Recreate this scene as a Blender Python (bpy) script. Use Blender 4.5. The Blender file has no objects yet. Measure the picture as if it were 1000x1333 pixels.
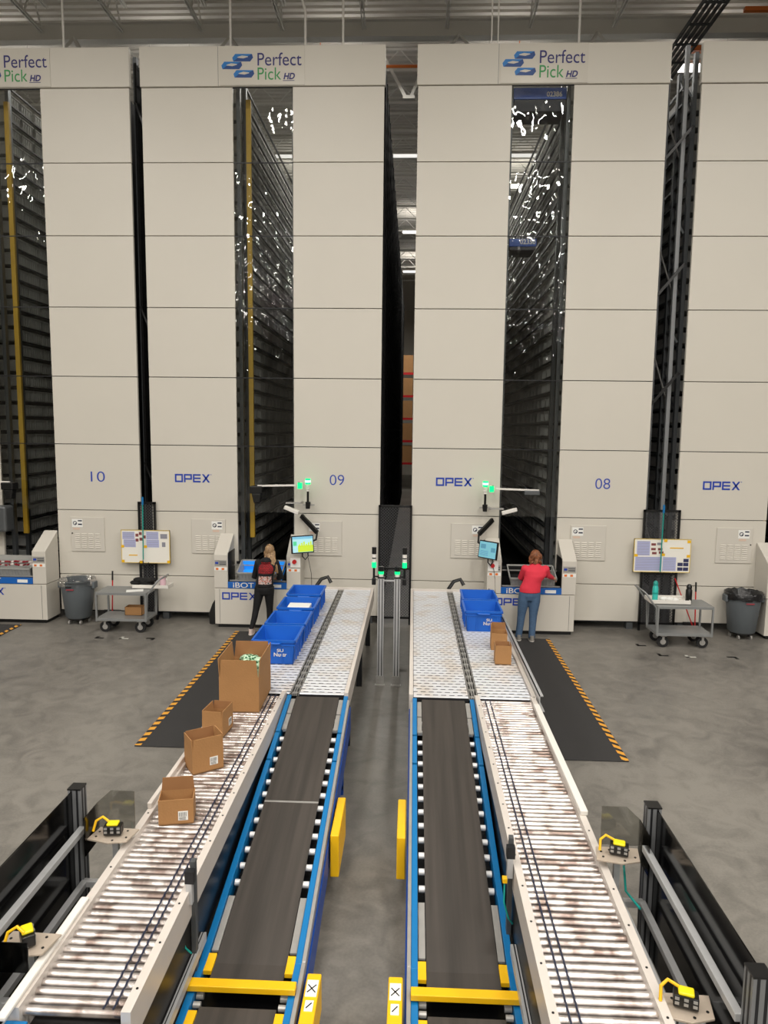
import bpy, math, random
from mathutils import Vector, Matrix, noise
random.seed(7)
S = bpy.context.scene
COL = S.collection
PI = math.pi

# ------------------------------------------------------------------ camera, light, exposure
EXPOSURE = -1.31
LAMP_W = 300.0
UP_W = 19.0
REAR_UP_W = 8.0
STRIP_E = 9.0
S.view_settings.view_transform = 'Standard'
S.view_settings.look = 'None'
S.view_settings.gamma = 1.0
S.view_settings.use_curve_mapping = False
S.view_settings.exposure = EXPOSURE

cam_d = bpy.data.cameras.new('camera')
cam = bpy.data.objects.new('camera', cam_d)
COL.objects.link(cam)
yaw, pitch, roll = math.radians(2.268), math.radians(6.641), math.radians(0.6535)
Fw = Vector((-math.sin(yaw)*math.cos(pitch), math.cos(yaw)*math.cos(pitch), -math.sin(pitch)))
Rt = Vector((math.cos(yaw), math.sin(yaw), 0))
Up = Rt.cross(Fw)
R2 = math.cos(roll)*Rt + math.sin(roll)*Up
U2 = -math.sin(roll)*Rt + math.cos(roll)*Up
M = Matrix((R2, U2, -Fw)).transposed().to_4x4()
M.translation = Vector((0, 0, 3.8))
cam.matrix_world = M
cam_d.sensor_width = 36
cam_d.sensor_fit = 'AUTO'
cam_d.lens = 924.67/1333*36
cam_d.clip_end = 300
S.camera = cam

w = bpy.data.worlds.new('world')
w.use_nodes = True
w.node_tree.nodes['Background'].inputs[0].default_value = (1, .97, .92, 1)
w.node_tree.nodes['Background'].inputs[1].default_value = 0.25
S.world = w

# ------------------------------------------------------------------ helpers
def srgb(r, g, b):
    f = lambda c: (c/255/12.92) if c/255 <= .04045 else ((c/255+.055)/1.055)**2.4
    return (f(r), f(g), f(b), 1)

def mat(name, col, rough=.5, metal=0, var=0, scale=8, bump=0, bscale=40, emit=0, coat=0):
    m = bpy.data.materials.new(name)
    m.use_nodes = True
    nt = m.node_tree
    b = nt.nodes['Principled BSDF']
    b.inputs['Base Color'].default_value = col
    b.inputs['Roughness'].default_value = rough
    b.inputs['Metallic'].default_value = metal
    if coat:
        b.inputs['Coat Weight'].default_value = coat
    if emit:
        b.inputs['Emission Color'].default_value = col
        b.inputs['Emission Strength'].default_value = emit
    tc = nt.nodes.new('ShaderNodeTexCoord')
    if var:
        n = nt.nodes.new('ShaderNodeTexNoise'); n.inputs['Scale'].default_value = scale
        n.inputs['Detail'].default_value = 5
        nt.links.new(tc.outputs['Object'], n.inputs['Vector'])
        mx = nt.nodes.new('ShaderNodeMix'); mx.data_type = 'RGBA'
        mx.inputs[6].default_value = tuple(c*(1-var) for c in col[:3])+(1,)
        mx.inputs[7].default_value = tuple(min(1, c*(1+var)) for c in col[:3])+(1,)
        nt.links.new(n.outputs['Fac'], mx.inputs[0])
        nt.links.new(mx.outputs[2], b.inputs['Base Color'])
    if bump:
        n2 = nt.nodes.new('ShaderNodeTexNoise'); n2.inputs['Scale'].default_value = bscale
        nt.links.new(tc.outputs['Object'], n2.inputs['Vector'])
        bp = nt.nodes.new('ShaderNodeBump'); bp.inputs['Strength'].default_value = bump
        bp.inputs['Distance'].default_value = .02
        nt.links.new(n2.outputs['Fac'], bp.inputs['Height'])
        nt.links.new(bp.outputs[0], b.inputs['Normal'])
    return m

def glassy(name, tint, rough=.03, ior=1.45, bump=0, bscale=3.0, stretch=(1, 1, 1), refl=1.0):
    m = bpy.data.materials.new(name); m.use_nodes = True
    nt = m.node_tree; nt.nodes.clear()
    o = nt.nodes.new('ShaderNodeOutputMaterial')
    t = nt.nodes.new('ShaderNodeBsdfTransparent'); t.inputs[0].default_value = tint
    g = nt.nodes.new('ShaderNodeBsdfGlossy'); g.inputs['Roughness'].default_value = rough
    fr = nt.nodes.new('ShaderNodeFresnel'); fr.inputs['IOR'].default_value = ior
    mul = nt.nodes.new('ShaderNodeMath'); mul.operation = 'MULTIPLY'; mul.inputs[1].default_value = refl
    nt.links.new(fr.outputs[0], mul.inputs[0])
    mx = nt.nodes.new('ShaderNodeMixShader')
    nt.links.new(mul.outputs[0], mx.inputs[0]); nt.links.new(t.outputs[0], mx.inputs[1]); nt.links.new(g.outputs[0], mx.inputs[2])
    nt.links.new(mx.outputs[0], o.inputs[0])
    if bump:
        tc = nt.nodes.new('ShaderNodeTexCoord'); mp = nt.nodes.new('ShaderNodeMapping'); mp.inputs['Scale'].default_value = stretch
        n = nt.nodes.new('ShaderNodeTexNoise'); n.inputs['Scale'].default_value = bscale; n.inputs['Detail'].default_value = 1
        bp = nt.nodes.new('ShaderNodeBump'); bp.inputs['Strength'].default_value = bump; bp.inputs['Distance'].default_value = .05
        nt.links.new(tc.outputs['Object'], mp.inputs[0]); nt.links.new(mp.outputs[0], n.inputs['Vector'])
        nt.links.new(n.outputs['Fac'], bp.inputs['Height']); nt.links.new(bp.outputs[0], g.inputs['Normal'])
    return m

class G:
    """collects shapes in world coordinates, built as ONE mesh object"""
    def __init__(s): s.v = []; s.f = []; s.m = []
    def add(s, vs, fs, m=0):
        o = len(s.v); s.v += [Vector(a) for a in vs]
        s.f += [[i+o for i in f] for f in fs]; s.m += [m]*len(fs); return s
    def box(s, x0, x1, y0, y1, z0, z1, m=0):
        v = [(x, y, z) for x in (x0, x1) for y in (y0, y1) for z in (z0, z1)]
        return s.add(v, [(0,1,3,2),(4,6,7,5),(0,4,5,1),(2,3,7,6),(0,2,6,4),(1,5,7,3)], m)
    def hexa(s, p, m=0):   # 8 points: bottom 4 (ccw), top 4
        return s.add(p, [(3,2,1,0),(4,5,6,7),(0,1,5,4),(1,2,6,5),(2,3,7,6),(3,0,4,7)], m)
    def bar(s, a, b, wd, h=None, m=0, up=(0,0,1)):
        a, b = Vector(a), Vector(b); h = h or wd; d = (b-a).normalized()
        u = Vector(up)
        if abs(d.dot(u)) > .97: u = Vector((0,1,0))
        x = d.cross(u).normalized(); z = x.cross(d).normalized()
        q = [(-1,-1),(1,-1),(1,1),(-1,1)]
        vs = [a+x*i*wd/2+z*j*h/2 for i, j in q]+[b+x*i*wd/2+z*j*h/2 for i, j in q]
        return s.hexa(vs, m)
    def cyl(s, a, b, r, n=12, m=0, r2=None, caps=True):
        a, b = Vector(a), Vector(b); d = (b-a).normalized(); r2 = r if r2 is None else r2
        u = Vector((0,0,1)) if abs(d.z) < .9 else Vector((1,0,0))
        x = d.cross(u).normalized(); y = d.cross(x)
        vs = []
        for p, rr in ((a, r), (b, r2)):
            vs += [p+(x*math.cos(2*PI*i/n)+y*math.sin(2*PI*i/n))*rr for i in range(n)]
        fs = [(i, (i+1) % n, n+(i+1) % n, n+i) for i in range(n)]
        if caps: fs += [tuple(range(n-1, -1, -1)), tuple(range(n, 2*n))]
        return s.add(vs, fs, m)
    def tube(s, pts, r, n=8, m=0):
        pts = [Vector(p) for p in pts]; rs = r if isinstance(r, (list, tuple)) else [r]*len(pts)
        vs = []; prev = None
        for i, p in enumerate(pts):
            d = (pts[min(i+1, len(pts)-1)]-pts[max(i-1, 0)]).normalized()
            if prev is None:
                u = Vector((0,0,1)) if abs(d.z) < .9 else Vector((1,0,0)); x = d.cross(u).normalized()
            else: x = (prev-d*prev.dot(d)).normalized()
            prev = x; y = d.cross(x)
            vs += [p+(x*math.cos(2*PI*k/n)+y*math.sin(2*PI*k/n))*rs[i] for k in range(n)]
        fs = []
        for i in range(len(pts)-1):
            fs += [(i*n+k, i*n+(k+1) % n, (i+1)*n+(k+1) % n, (i+1)*n+k) for k in range(n)]
        fs += [tuple(range(n-1, -1, -1)), tuple(range((len(pts)-1)*n, len(pts)*n))]
        return s.add(vs, fs, m)
    def loft(s, rings, n=20, m=0, pw=2.0):  # rings: (cx,cy,cz,rx,ry) horizontal ellipses
        vs = []
        for cx, cy, cz, rx, ry in rings:
            for k in range(n):
                a = 2*PI*k/n; c, q = math.cos(a), math.sin(a)
                c = math.copysign(abs(c)**(2/pw), c); q = math.copysign(abs(q)**(2/pw), q)
                vs.append((cx+rx*c, cy+ry*q, cz))
        L = len(rings)
        fs = [(i*n+k, i*n+(k+1) % n, (i+1)*n+(k+1) % n, (i+1)*n+k) for i in range(L-1) for k in range(n)]
        fs += [tuple(range(n-1, -1, -1)), tuple(range((L-1)*n, L*n))]
        return s.add(vs, fs, m)
    def ball(s, c, rx, ry=None, rz=None, m=0, n=14, k=9):
        ry = ry or rx; rz = rz or rx
        return s.loft([(c[0], c[1], c[2]-rz*math.cos(PI*(i+.25)/(k+.5-.0)), rx*math.sin(PI*(i+.25)/(k+.5)), ry*math.sin(PI*(i+.25)/(k+.5))) for i in range(k+1)], n, m)
    def prism(s, poly, axis, a, b, m=0):
        def P(u, v, t):
            return {'x': (t, u, v), 'y': (u, t, v), 'z': (u, v, t)}[axis]
        n = len(poly)
        vs = [P(u, v, a) for u, v in poly]+[P(u, v, b) for u, v in poly]
        fs = [tuple(range(n-1, -1, -1)), tuple(range(n, 2*n))]+[(i, (i+1) % n, n+(i+1) % n, n+i) for i in range(n)]
        return s.add(vs, fs, m)
    def xform(s, M_):
        s.v = [M_ @ v for v in s.v]; return s
    def build(s, name, mats, parent=None, bevel=0, smooth=False, loc=None, fix=True):
        base = Vector((0,0,0))
        p = parent
        while p is not None: base += p.location; p = p.parent
        if loc is not None: base += Vector(loc)
        me = bpy.data.meshes.new(name)
        me.from_pydata([v-base for v in s.v], [], s.f)
        if not isinstance(mats, (list, tuple)): mats = [mats]
        for m_ in mats: me.materials.append(m_)
        me.polygons.foreach_set('material_index', s.m)
        if fix:
            import bmesh
            bm = bmesh.new(); bm.from_mesh(me); bmesh.ops.recalc_face_normals(bm, faces=bm.faces)
            if bevel:
                es = [e for e in bm.edges if len(e.link_faces) == 2 and e.calc_face_angle(0) > .5]
                bmesh.ops.bevel(bm, geom=es, offset=bevel, segments=2, affect='EDGES', profile=.5, clamp_overlap=True)
            bm.to_mesh(me); bm.free()
        if smooth:
            me.shade_smooth()
            me.set_sharp_from_angle(angle=math.radians(40))
        o = bpy.data.objects.new(name, me); COL.objects.link(o)
        if parent is not None: o.parent = parent
        if loc is not None: o.location = loc
        return o

def thing(name, label, cat, loc=(0,0,0), group=None):
    o = bpy.data.objects.new(name, None); COL.objects.link(o); o.location = loc
    o.empty_display_size = .1
    o['label'] = label; o['category'] = cat
    if group: o['group'] = group
    return o
def tag(o, label, cat, group=None, kind=None):
    o['label'] = label; o['category'] = cat
    if group: o['group'] = group
    if kind: o['kind'] = kind
    return o
def struct(o): o['kind'] = 'structure'; return o
KIDS = {}
def dup(root, loc, rotz=0, label=None, group=None):
    r = root.copy(); COL.objects.link(r); r.location = loc; r.rotation_euler = (0,0,rotz)
    if label: r['label'] = label
    if group: r['group'] = group
    def rec(src, dst):
        for ch in list(src.children):
            c = ch.copy(); COL.objects.link(c); c.parent = dst; rec(ch, c)
    rec(root, r)
    return r

_dg = None
def text_geo(g, txt, x0, x1, z0, z1, y, m=0, th=.002, shear=0, bold=0):
    """lettering laid on a vertical face looking towards -Y"""
    cu = bpy.data.curves.new('t', 'FONT'); cu.body = txt; cu.shear = shear; cu.offset = bold
    o = bpy.data.objects.new('t', cu); COL.objects.link(o)
    dg = bpy.context.evaluated_depsgraph_get(); dg.update()
    me = bpy.data.meshes.new_from_object(o.evaluated_get(dg))
    bpy.data.objects.remove(o); bpy.data.curves.remove(cu)
    vs = [v.co for v in me.vertices]
    ax0, ax1 = min(v.x for v in vs), max(v.x for v in vs); ay0, ay1 = min(v.y for v in vs), max(v.y for v in vs)
    g.add([(x0+(v.x-ax0)/(ax1-ax0)*(x1-x0), y-th, z0+(v.y-ay0)/(ay1-ay0)*(z1-z0)) for v in vs], [tuple(p.vertices) for p in me.polygons], m)
    bpy.data.meshes.remove(me)
def opex_geo(g, x0, x1, z0, z1, y, m=0, th=.004):
    W = x1-x0; H = z1-z0; lw = W/4.35; gp = (W-4*lw)/3; t = H*.19
    def bx(a, b, c, d): g.box(a, b, y-th, y, c, d, m)
    x = x0   # O
    bx(x, x+t, z0, z1); bx(x+lw-t, x+lw, z0, z1); bx(x+t, x+lw-t, z0, z0+t); bx(x+t, x+lw-t, z1-t, z1)
    x += lw+gp  # P
    bx(x, x+t, z0, z1); bx(x+t, x+lw, z1-t, z1); bx(x+lw-t, x+lw, z0+.32*H, z1-t); bx(x+t, x+lw-t, z0+.32*H, z0+.32*H+t)
    x += lw+gp  # E
    bx(x, x+t, z0, z1)
    for zz in (z0, z0+H/2-t/2, z1-t): bx(x+t, x+lw*.95, zz, zz+t)
    x += lw+gp  # X
    for a, b in ((z0, z1), (z1, z0)):
        g.add([(x, y-th, a), (x+t*1.3, y-th, a), (x+lw, y-th, b), (x+lw-t*1.3, y-th, b)], [(0,1,2,3)], m)
    g.box(x+lw+t*.4, x+lw+t*.9, y-th, y, z1-t*.5, z1, m)

# ------------------------------------------------------------------ materials
PANEL = mat('panel_cream', srgb(208, 203, 192), .42, 0, .025, 1.2)
PANEL2 = mat('machine_cream', srgb(205, 200, 190), .4, 0, .02, 2)
DARK = mat('dark_steel', srgb(38, 39, 42), .45, .4, .2, 12)
BLACK = mat('black_paint', srgb(14, 14, 15), .35)
MATT = mat('black_matt', srgb(18, 18, 18), .85)
STEEL = mat('rack_grey_steel', srgb(95, 98, 100), .45, .5, .1, 6)
ALU = mat('aluminium', srgb(190, 191, 192), .35, .35, .08, 20)
GALV = mat('galvanised', srgb(172, 170, 166), .38, .4, .15, 14)
WHITE = mat('white_paint', srgb(226, 222, 215), .4)
RAILW = mat('rail_white', srgb(214, 206, 198), .38, .15, .05, 9)
BLUEF = mat('conveyor_blue', srgb(14, 112, 172), .38)
BLUED = mat('frame_blue', srgb(12, 66, 150), .4)
YEL = mat('safety_yellow', srgb(238, 186, 14), .42, 0, .06, 10)
OPB = mat('logo_blue', srgb(24, 62, 168), .5)
NAVY = mat('navy_ink', srgb(46, 44, 110), .5)
GREENI = mat('green_ink', srgb(60, 150, 84), .5)
PICKB = mat('logo_mid_blue', srgb(20, 116, 190), .4)
PICKD = mat('logo_deep_blue', srgb(18, 66, 132), .4)
CARD = mat('cardboard', srgb(166, 122, 76), .8, 0, .1, 7, .1, 60)
CARDI = mat('cardboard_inside', srgb(152, 108, 68), .85, 0, .1, 7)
TOTEB = mat('tote_blue', srgb(20, 96, 196), .42, 0, .04, 5)
TOTEG = mat('tote_grey', srgb(196, 196, 192), .55, 0, .1, 8)
YPOST = mat('post_yellow', srgb(205, 165, 50), .5, 0, .12, 9)
PAPER = mat('paper', srgb(236, 236, 232), .7)
TRASHG = mat('bin_grey', srgb(92, 98, 102), .6, 0, .06, 6)
RUBBER = mat('rubber', srgb(22, 22, 23), .75)
CARTG = mat('cart_grey', srgb(142, 144, 144), .42, .35, .08, 9)
RED = mat('red_plastic', srgb(190, 28, 30), .45)
TEAL = mat('teal_plastic', srgb(20, 150, 140), .4)
ORANGE = mat('orange_paint', srgb(226, 120, 50), .5)
CEILW = mat('ceiling_white', srgb(214, 210, 202), .6, 0, .03, 1)
TRUSSW = mat('truss_paint', srgb(228, 226, 220), .55)
WALLM = mat('wall_paint', srgb(214, 208, 196), .8, 0, .03, .5)
MATM = mat('mat_rubber', srgb(50, 49, 49), .85, 0, .12, 30, .3, 200)
GREENG = mat('green_lamp', (0.0, .85, .2, 1), .3, emit=3)
GREENW = mat('green_lamp_core', (0.45, 1, .6, 1), .3, emit=5)
LED = mat('lamp_diffuser', (1, .96, .9, 1), .4, emit=STRIP_E)
TRUSSD = mat('bracket_beige', srgb(190, 176, 160), .45, .3, .1, 20)
CLEAR = glassy('clear_film', (.93, .94, .93, 1), .02, 1.5, .3, 4.2, (1.5, 1, .6), 1.0)
SMOKE = glassy('smoked_acrylic', (.76, .76, .74, 1), .05, 1.5)
BAGCL = glassy('clear_bag', (.8, .8, .8, 1), .15, 1.45, .8, 30)

def floor_mat():
    m = bpy.data.materials.new('polished_concrete'); m.use_nodes = True
    nt = m.node_tree; b = nt.nodes['Principled BSDF']; L = nt.links.new
    tc = nt.nodes.new('ShaderNodeTexCoord')
    def nz(sc, det=6, dist=0):
        n = nt.nodes.new('ShaderNodeTexNoise'); n.inputs['Scale'].default_value = sc; n.inputs['Detail'].default_value = det
        n.inputs['Distortion'].default_value = dist; L(tc.outputs['Object'], n.inputs['Vector']); return n
    a, c, e = nz(.45, 8, .6), nz(3.5, 8, 1.2), nz(45, 4)
    r = nt.nodes.new('ShaderNodeValToRGB')
    r.color_ramp.elements[0].position = .36; r.color_ramp.elements[0].color = srgb(98, 95, 90)
    r.color_ramp.elements[1].position = .62; r.color_ramp.elements[1].color = srgb(130, 126, 119)
    ad = nt.nodes.new('ShaderNodeMath'); ad.operation = 'MULTIPLY_ADD'; ad.inputs[1].default_value = .55
    L(c.outputs['Fac'], ad.inputs[0])
    h = nt.nodes.new('ShaderNodeMath'); h.operation = 'MULTIPLY_ADD'; h.inputs[1].default_value = .2; h.inputs[2].default_value = -.12
    L(e.outputs['Fac'], h.inputs[0])
    h2 = nt.nodes.new('ShaderNodeMath'); h2.operation = 'MULTIPLY_ADD'; h2.inputs[1].default_value = .5
    L(a.outputs['Fac'], h2.inputs[0]); L(h.outputs[0], h2.inputs[2]); L(h2.outputs[0], ad.inputs[2])
    L(ad.outputs[0], r.inputs[0]); L(r.outputs[0], b.inputs['Base Color'])
    mr = nt.nodes.new('ShaderNodeMapRange'); mr.inputs[3].default_value = .26; mr.inputs[4].default_value = .5
    L(c.outputs['Fac'], mr.inputs[0]); L(mr.outputs[0], b.inputs['Roughness'])
    return m
FLOORM = floor_mat()

def belt_mat():
    m = bpy.data.materials.new('conveyor_belt'); m.use_nodes = True
    nt = m.node_tree; b = nt.nodes['Principled BSDF']; L = nt.links.new
    tc = nt.nodes.new('ShaderNodeTexCoord'); mp = nt.nodes.new('ShaderNodeMapping'); mp.inputs['Scale'].default_value = (14, .5, 1)
    n = nt.nodes.new('ShaderNodeTexNoise'); n.inputs['Scale'].default_value = 1.2; n.inputs['Detail'].default_value = 6
    L(tc.outputs['Object'], mp.inputs[0]); L(mp.outputs[0], n.inputs['Vector'])
    r = nt.nodes.new('ShaderNodeValToRGB'); r.color_ramp.elements[0].position = .3; r.color_ramp.elements[0].color = srgb(50, 46, 42)
    r.color_ramp.elements[1].position = .75; r.color_ramp.elements[1].color = srgb(70, 64, 59)
    L(n.outputs['Fac'], r.inputs[0]); L(r.outputs[0], b.inputs['Base Color']); b.inputs['Roughness'].default_value = .6
    return m
BELT = belt_mat()

def roller_mat():
    """bright steel with brownish rub marks along the middle of each roller"""
    m = bpy.data.materials.new('roller_steel'); m.use_nodes = True
    nt = m.node_tree; b = nt.nodes['Principled BSDF']; L = nt.links.new
    g = nt.nodes.new('ShaderNodeNewGeometry'); oi = nt.nodes.new('ShaderNodeObjectInfo')
    mp = nt.nodes.new('ShaderNodeMapping'); mp.inputs['Scale'].default_value = (9, .6, .6)
    cb = nt.nodes.new('ShaderNodeVectorMath'); cb.operation = 'ADD'
    L(g.outputs['Position'], mp.inputs[0]); L(mp.outputs[0], cb.inputs[0])
    sc = nt.nodes.new('ShaderNodeMath'); sc.operation = 'MULTIPLY'; sc.inputs[1].default_value = 7.3
    L(oi.outputs['Random'], sc.inputs[0]); L(sc.outputs[0], cb.inputs[1])
    n = nt.nodes.new('ShaderNodeTexNoise'); n.inputs['Scale'].default_value = .8; n.inputs['Detail'].default_value = 4
    L(cb.outputs[0], n.inputs['Vector'])
    r = nt.nodes.new('ShaderNodeValToRGB')
    r.color_ramp.elements[0].position = .36; r.color_ramp.elements[0].color = srgb(138, 122, 114)
    r.color_ramp.elements[1].position = .56; r.color_ramp.elements[1].color = srgb(226, 220, 216)
    L(n.outputs['Fac'], r.inputs[0]); L(r.outputs[0], b.inputs['Base Color'])
    b.inputs['Metallic'].default_value = .8; b.inputs['Roughness'].default_value = .27
    return m
ROLLER = roller_mat()

def wide_mat():
    m = bpy.data.materials.new('white_roller_plate'); m.use_nodes = True
    nt = m.node_tree; b = nt.nodes['Principled BSDF']; L = nt.links.new
    tc = nt.nodes.new('ShaderNodeTexCoord')
    n = nt.nodes.new('ShaderNodeTexNoise'); n.inputs['Scale'].default_value = 3; n.inputs['Detail'].default_value = 5
    L(tc.outputs['Object'], n.inputs['Vector'])
    r = nt.nodes.new('ShaderNodeValToRGB')
    r.color_ramp.elements[0].position = .32; r.color_ramp.elements[0].color = srgb(206, 198, 190)
    r.color_ramp.elements[1].position = .5; r.color_ramp.elements[1].color = srgb(214, 216, 221)
    L(n.outputs['Fac'], r.inputs[0]); L(r.outputs[0], b.inputs['Base Color'])
    b.inputs['Roughness'].default_value = .25; b.inputs['Metallic'].default_value = .15
    return m
WIDE = wide_mat()

# ------------------------------------------------------------------ the setting
struct(G().add([(-40,-50,0),(40,-50,0),(40,60,0),(-40,60,0)], [(0,1,2,3)]).box(-40,40,-50,60,-.3,-.01).build('floor', FLOORM, fix=False))
ZC = 13.5
g = G()   # corrugated roof deck, ribs running across the hall
y = -50.0; vs = []; prof = []
while y < 60:
    prof += [(y, ZC), (y+.11, ZC), (y+.13, ZC+.05), (y+.21, ZC+.05), (y+.23, ZC)]
    y += .24
for yy, zz in prof: vs += [(-40, yy, zz), (40, yy, zz)]
g.add(vs, [(2*i, 2*i+1, 2*i+3, 2*i+2) for i in range(len(prof)-1)])
g.box(-40, 40, -50, 60, ZC+.08, ZC+.2)
struct(g.build('ceiling', CEILW, fix=False))
for nm, a in (('wall_back', (-40,40,60,60.3,0,ZC)), ('wall_left', (-40.3,-40,-50,60,0,ZC)), ('wall_right', (40,40.3,-50,60,0,ZC)), ('wall_front', (-40,40,-50.3,-50,0,ZC))):
    struct(G().box(*a).build(nm, WALLM))

# roof steel -------------------------------------------------------
def truss(x, y0, y1, zb=12.8, zt=13.46, n=12):
    g = G()
    for dx in (-.03, .03):
        g.bar((x+dx, y0, zb), (x+dx, y1, zb), .025, .06); g.bar((x+dx, y0, zt), (x+dx, y1+.25, zt), .025, .06)
    st = (y1-y0)/n
    for i in range(n):
        g.bar((x, y0+i*st, zb), (x, y0+(i+.5)*st, zt), .03); g.bar((x, y0+(i+.5)*st, zt), (x, y0+(i+1)*st, zb), .03)
    return g
for i in range(9):
    X = -10.55+1.86*i
    o = truss(X, 7.5, 17.2).build('roof_truss', TRUSSW, loc=(X, 7.5, 12.8))
    tag(o, 'white open web roof truss running away from the camera above the tall towers', 'roof truss', 'roof trusses over the front bay')
g = G(); g.box(-18, 18, 17.38, 17.42, 12.7, 13.05); g.box(-18, 18, 17.28, 17.52, 12.68, 12.71); g.box(-18, 18, 17.28, 17.52, 13.04, 13.07)
tag(g.build('roof_girder', TRUSSW, loc=(0, 17.4, 12.7)), 'wide pale steel girder crossing under the roof above the tower headers', 'girder')
for k in range(15):
    Y0 = 19.4+1.85*k+.0
    g = G(); zb = 12.95; zt = 13.45
    for zz in (zb, zt): g.bar((-18, Y0, zz), (18, Y0, zz), .05, .06)
    for i in range(36):
        xa = -18+i
        g.bar((xa, Y0, zb), (xa+.5, Y0, zt), .022); g.bar((xa+.5, Y0, zt), (xa+1, Y0, zb), .022)
    o = g.build('roof_joist', TRUSSW, loc=(0, Y0, zb))
    tag(o, 'pale roof joist crossing the hall behind the girder, seen through the tower gaps', 'roof joist', 'roof joists over the rear bays')
# V braces below the roof in the central gap
g = G(); g.bar((-1.0, 19.3, 13.4), (-.33, 19.3, 12.25), .07); g.bar((.2, 19.3, 13.2), (-.2, 19.3, 12.25), .07); g.bar((-.4,19.3,12.25), (-.1,19.3,12.25), .08)
tag(g.build('roof_brace', TRUSSW, loc=(-.3, 19.3, 12.25)), 'pale V-shaped brace under the roof in the gap between towers 09 and 08', 'brace')
for i, (X, lb) in enumerate(((-8.0, 'left of the first truss'), (-4.35, 'above tower 09 left half'), (.9, 'above left end of tower 08'), (4.0, 'above right end of tower 08'))):
    g = G(); g.bar((X-.35, 17.0, 12.1), (X, 17.3, 12.72), .06); g.bar((X+.4, 17.0, 12.1), (X, 17.3, 12.72), .06)
    o = g.build('knee_brace', TRUSSW, loc=(X, 17.2, 12.1)); tag(o, 'pale knee brace hanging from the cross girder, '+lb, 'brace')
# cable tray and orange beams
g = G()
for i in range(5): g.bar((5.75+.12*i, 13.0, 12.5), (5.75+.12*i, 21, 12.5), .03, .09)
for i in range(10): g.bar((5.75, 13.3+.8*i, 12.45), (6.23, 13.3+.8*i, 12.45), .04)
tag(g.build('cable_tray', STEEL, loc=(6, 17, 12.45)), 'grey bundle of cable tray rails running under the roof right of tower 08', 'cable tray')
tag(G().box(6.3, 14, 18.1, 18.25, 12.72, 12.84).build('orange_beam', ORANGE, loc=(10,18.1,12.7)), 'thick orange beam under the roof at the upper right, lower of two', 'beam')
tag(G().box(6.9, 14, 16.5, 16.6, 12.72, 12.8).build('orange_beam', ORANGE, loc=(10,16.5,12.7)), 'thin orange beam under the roof at the upper right, upper of two', 'beam')
tag(G().cyl((-3,19.1,12.9),(3,19.1,12.9),.035).cyl((-2.5,19.1,12.9),(-2.5,19.1,13.52),.01,6).cyl((2.5,19.1,12.9),(2.5,19.1,13.52),.01,6).build('orange_pipe', ORANGE, loc=(0,19.1,12.9)), 'thin orange pipe crossing the central gap below the roof', 'pipe')

# lamps ------------------------------------------------------------
def lamp_proto():
    t = thing('high_bay_light', 'white linear high bay lamp hanging under the roof', 'ceiling light', (0,0,0), 'high bay lamps under the roof')
    G().box(-.65,.65,-.2,.2,.03,.1).build('housing', WHITE, t)
    G().box(-.6,.6,-.17,.17,.0,.03).build('diffuser', LED, t)
    g = G(); g.cyl((-.5,0,.1),(-.5,0,.98),.006,6); g.cyl((.5,0,.1),(.5,0,.98),.006,6); g.build('hanger', GALV, t)
    return t
lp = lamp_proto()
la = bpy.data.lights.new('lamp_light', 'AREA'); la.shape = 'RECTANGLE'; la.size = 1.2; la.size_y = .35; la.energy = LAMP_W; la.color = (1, .955, .89)
lu = la.copy(); lu.energy = UP_W
lr = la.copy(); lr.energy = REAR_UP_W
lr2 = la.copy(); lr2.energy = REAR_UP_W*5
def roof_fill(t, d=None):   # upward light added over each lamp to brighten the roof
    o = bpy.data.objects.new('roof_fill_light', d or lu); COL.objects.link(o); o.parent = t; o.location = (0,0,.13); o.rotation_euler = (PI,0,0)
first = True
for Y0 in (-36,-27,-20,-14,-8.5,-3.5,1,6):
    for X in (-15,-9,-3,3,9,15):
        sx = X+(1.3 if int(abs(Y0)) % 2 else 0)
        if first: t = lp; t.location = (sx, Y0, 12.55); first = False
        else: t = dup(lp, (sx, Y0, 12.55))
        lo = bpy.data.objects.new('lamp_light', la); COL.objects.link(lo); lo.parent = t; lo.location = (0,0,-.02)
        roof_fill(t)
la2 = la.copy(); la2.energy = LAMP_W*1.5
la4 = la.copy(); la4.energy = LAMP_W*.18
la3 = la.copy(); la3.energy = LAMP_W*2.5
for Y0, X, lb in ((18.6,-12.4,'hidden one added to light the deck, left of the leftmost tower opening'), (18.6,-10.3,'through the leftmost tower opening'), (18.6,-6.2,'hidden one added to light the deck, above the gap left of the second tower'), (18.6,-1.9,'hidden one added to light the deck, above the second tower from the left'), (18.6,2.2,'hidden one added to light the deck, above the tower right of the central gap'), (18.6,6.9,'hidden one added to light the deck, above the rightmost tower'),  # added to light deck and racks behind; only the leftmost opening's is seen
                  (26,-8.0,'added to light the rear, deep behind the leftmost tower'), (27,-3.9,'added to light the rear, deep behind the second tower from the left'), (27,3.6,'added to light the rear, deep behind the tower right of the central gap'), (33,.0,'added to light the rear, far down the central gap, nearer of two'), (41,-.1,'added to light the rear, far down the central gap, farther of two'), (35,-6,'added to light the rear, far behind the second tower'), (35,5.5,'added to light the rear, far behind the tower right of the central gap')):
    t = dup(lp, (X, Y0, 12.55), 0, 'white high bay lamp under the roof, '+lb); t['group'] = ''
    del t['group']
    lo = bpy.data.objects.new('lamp_light', la3 if Y0 > 30 and abs(X) < 1 else la4 if Y0 < 19 else la2); COL.objects.link(lo); lo.parent = t; lo.location = (0,0,-.02); roof_fill(t, lr if Y0 < 20 else lr2)
t = thing('strip_light', 'long bright strip light crossing the hall behind the towers', 'ceiling light', (0,24.2,12.6))
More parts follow.
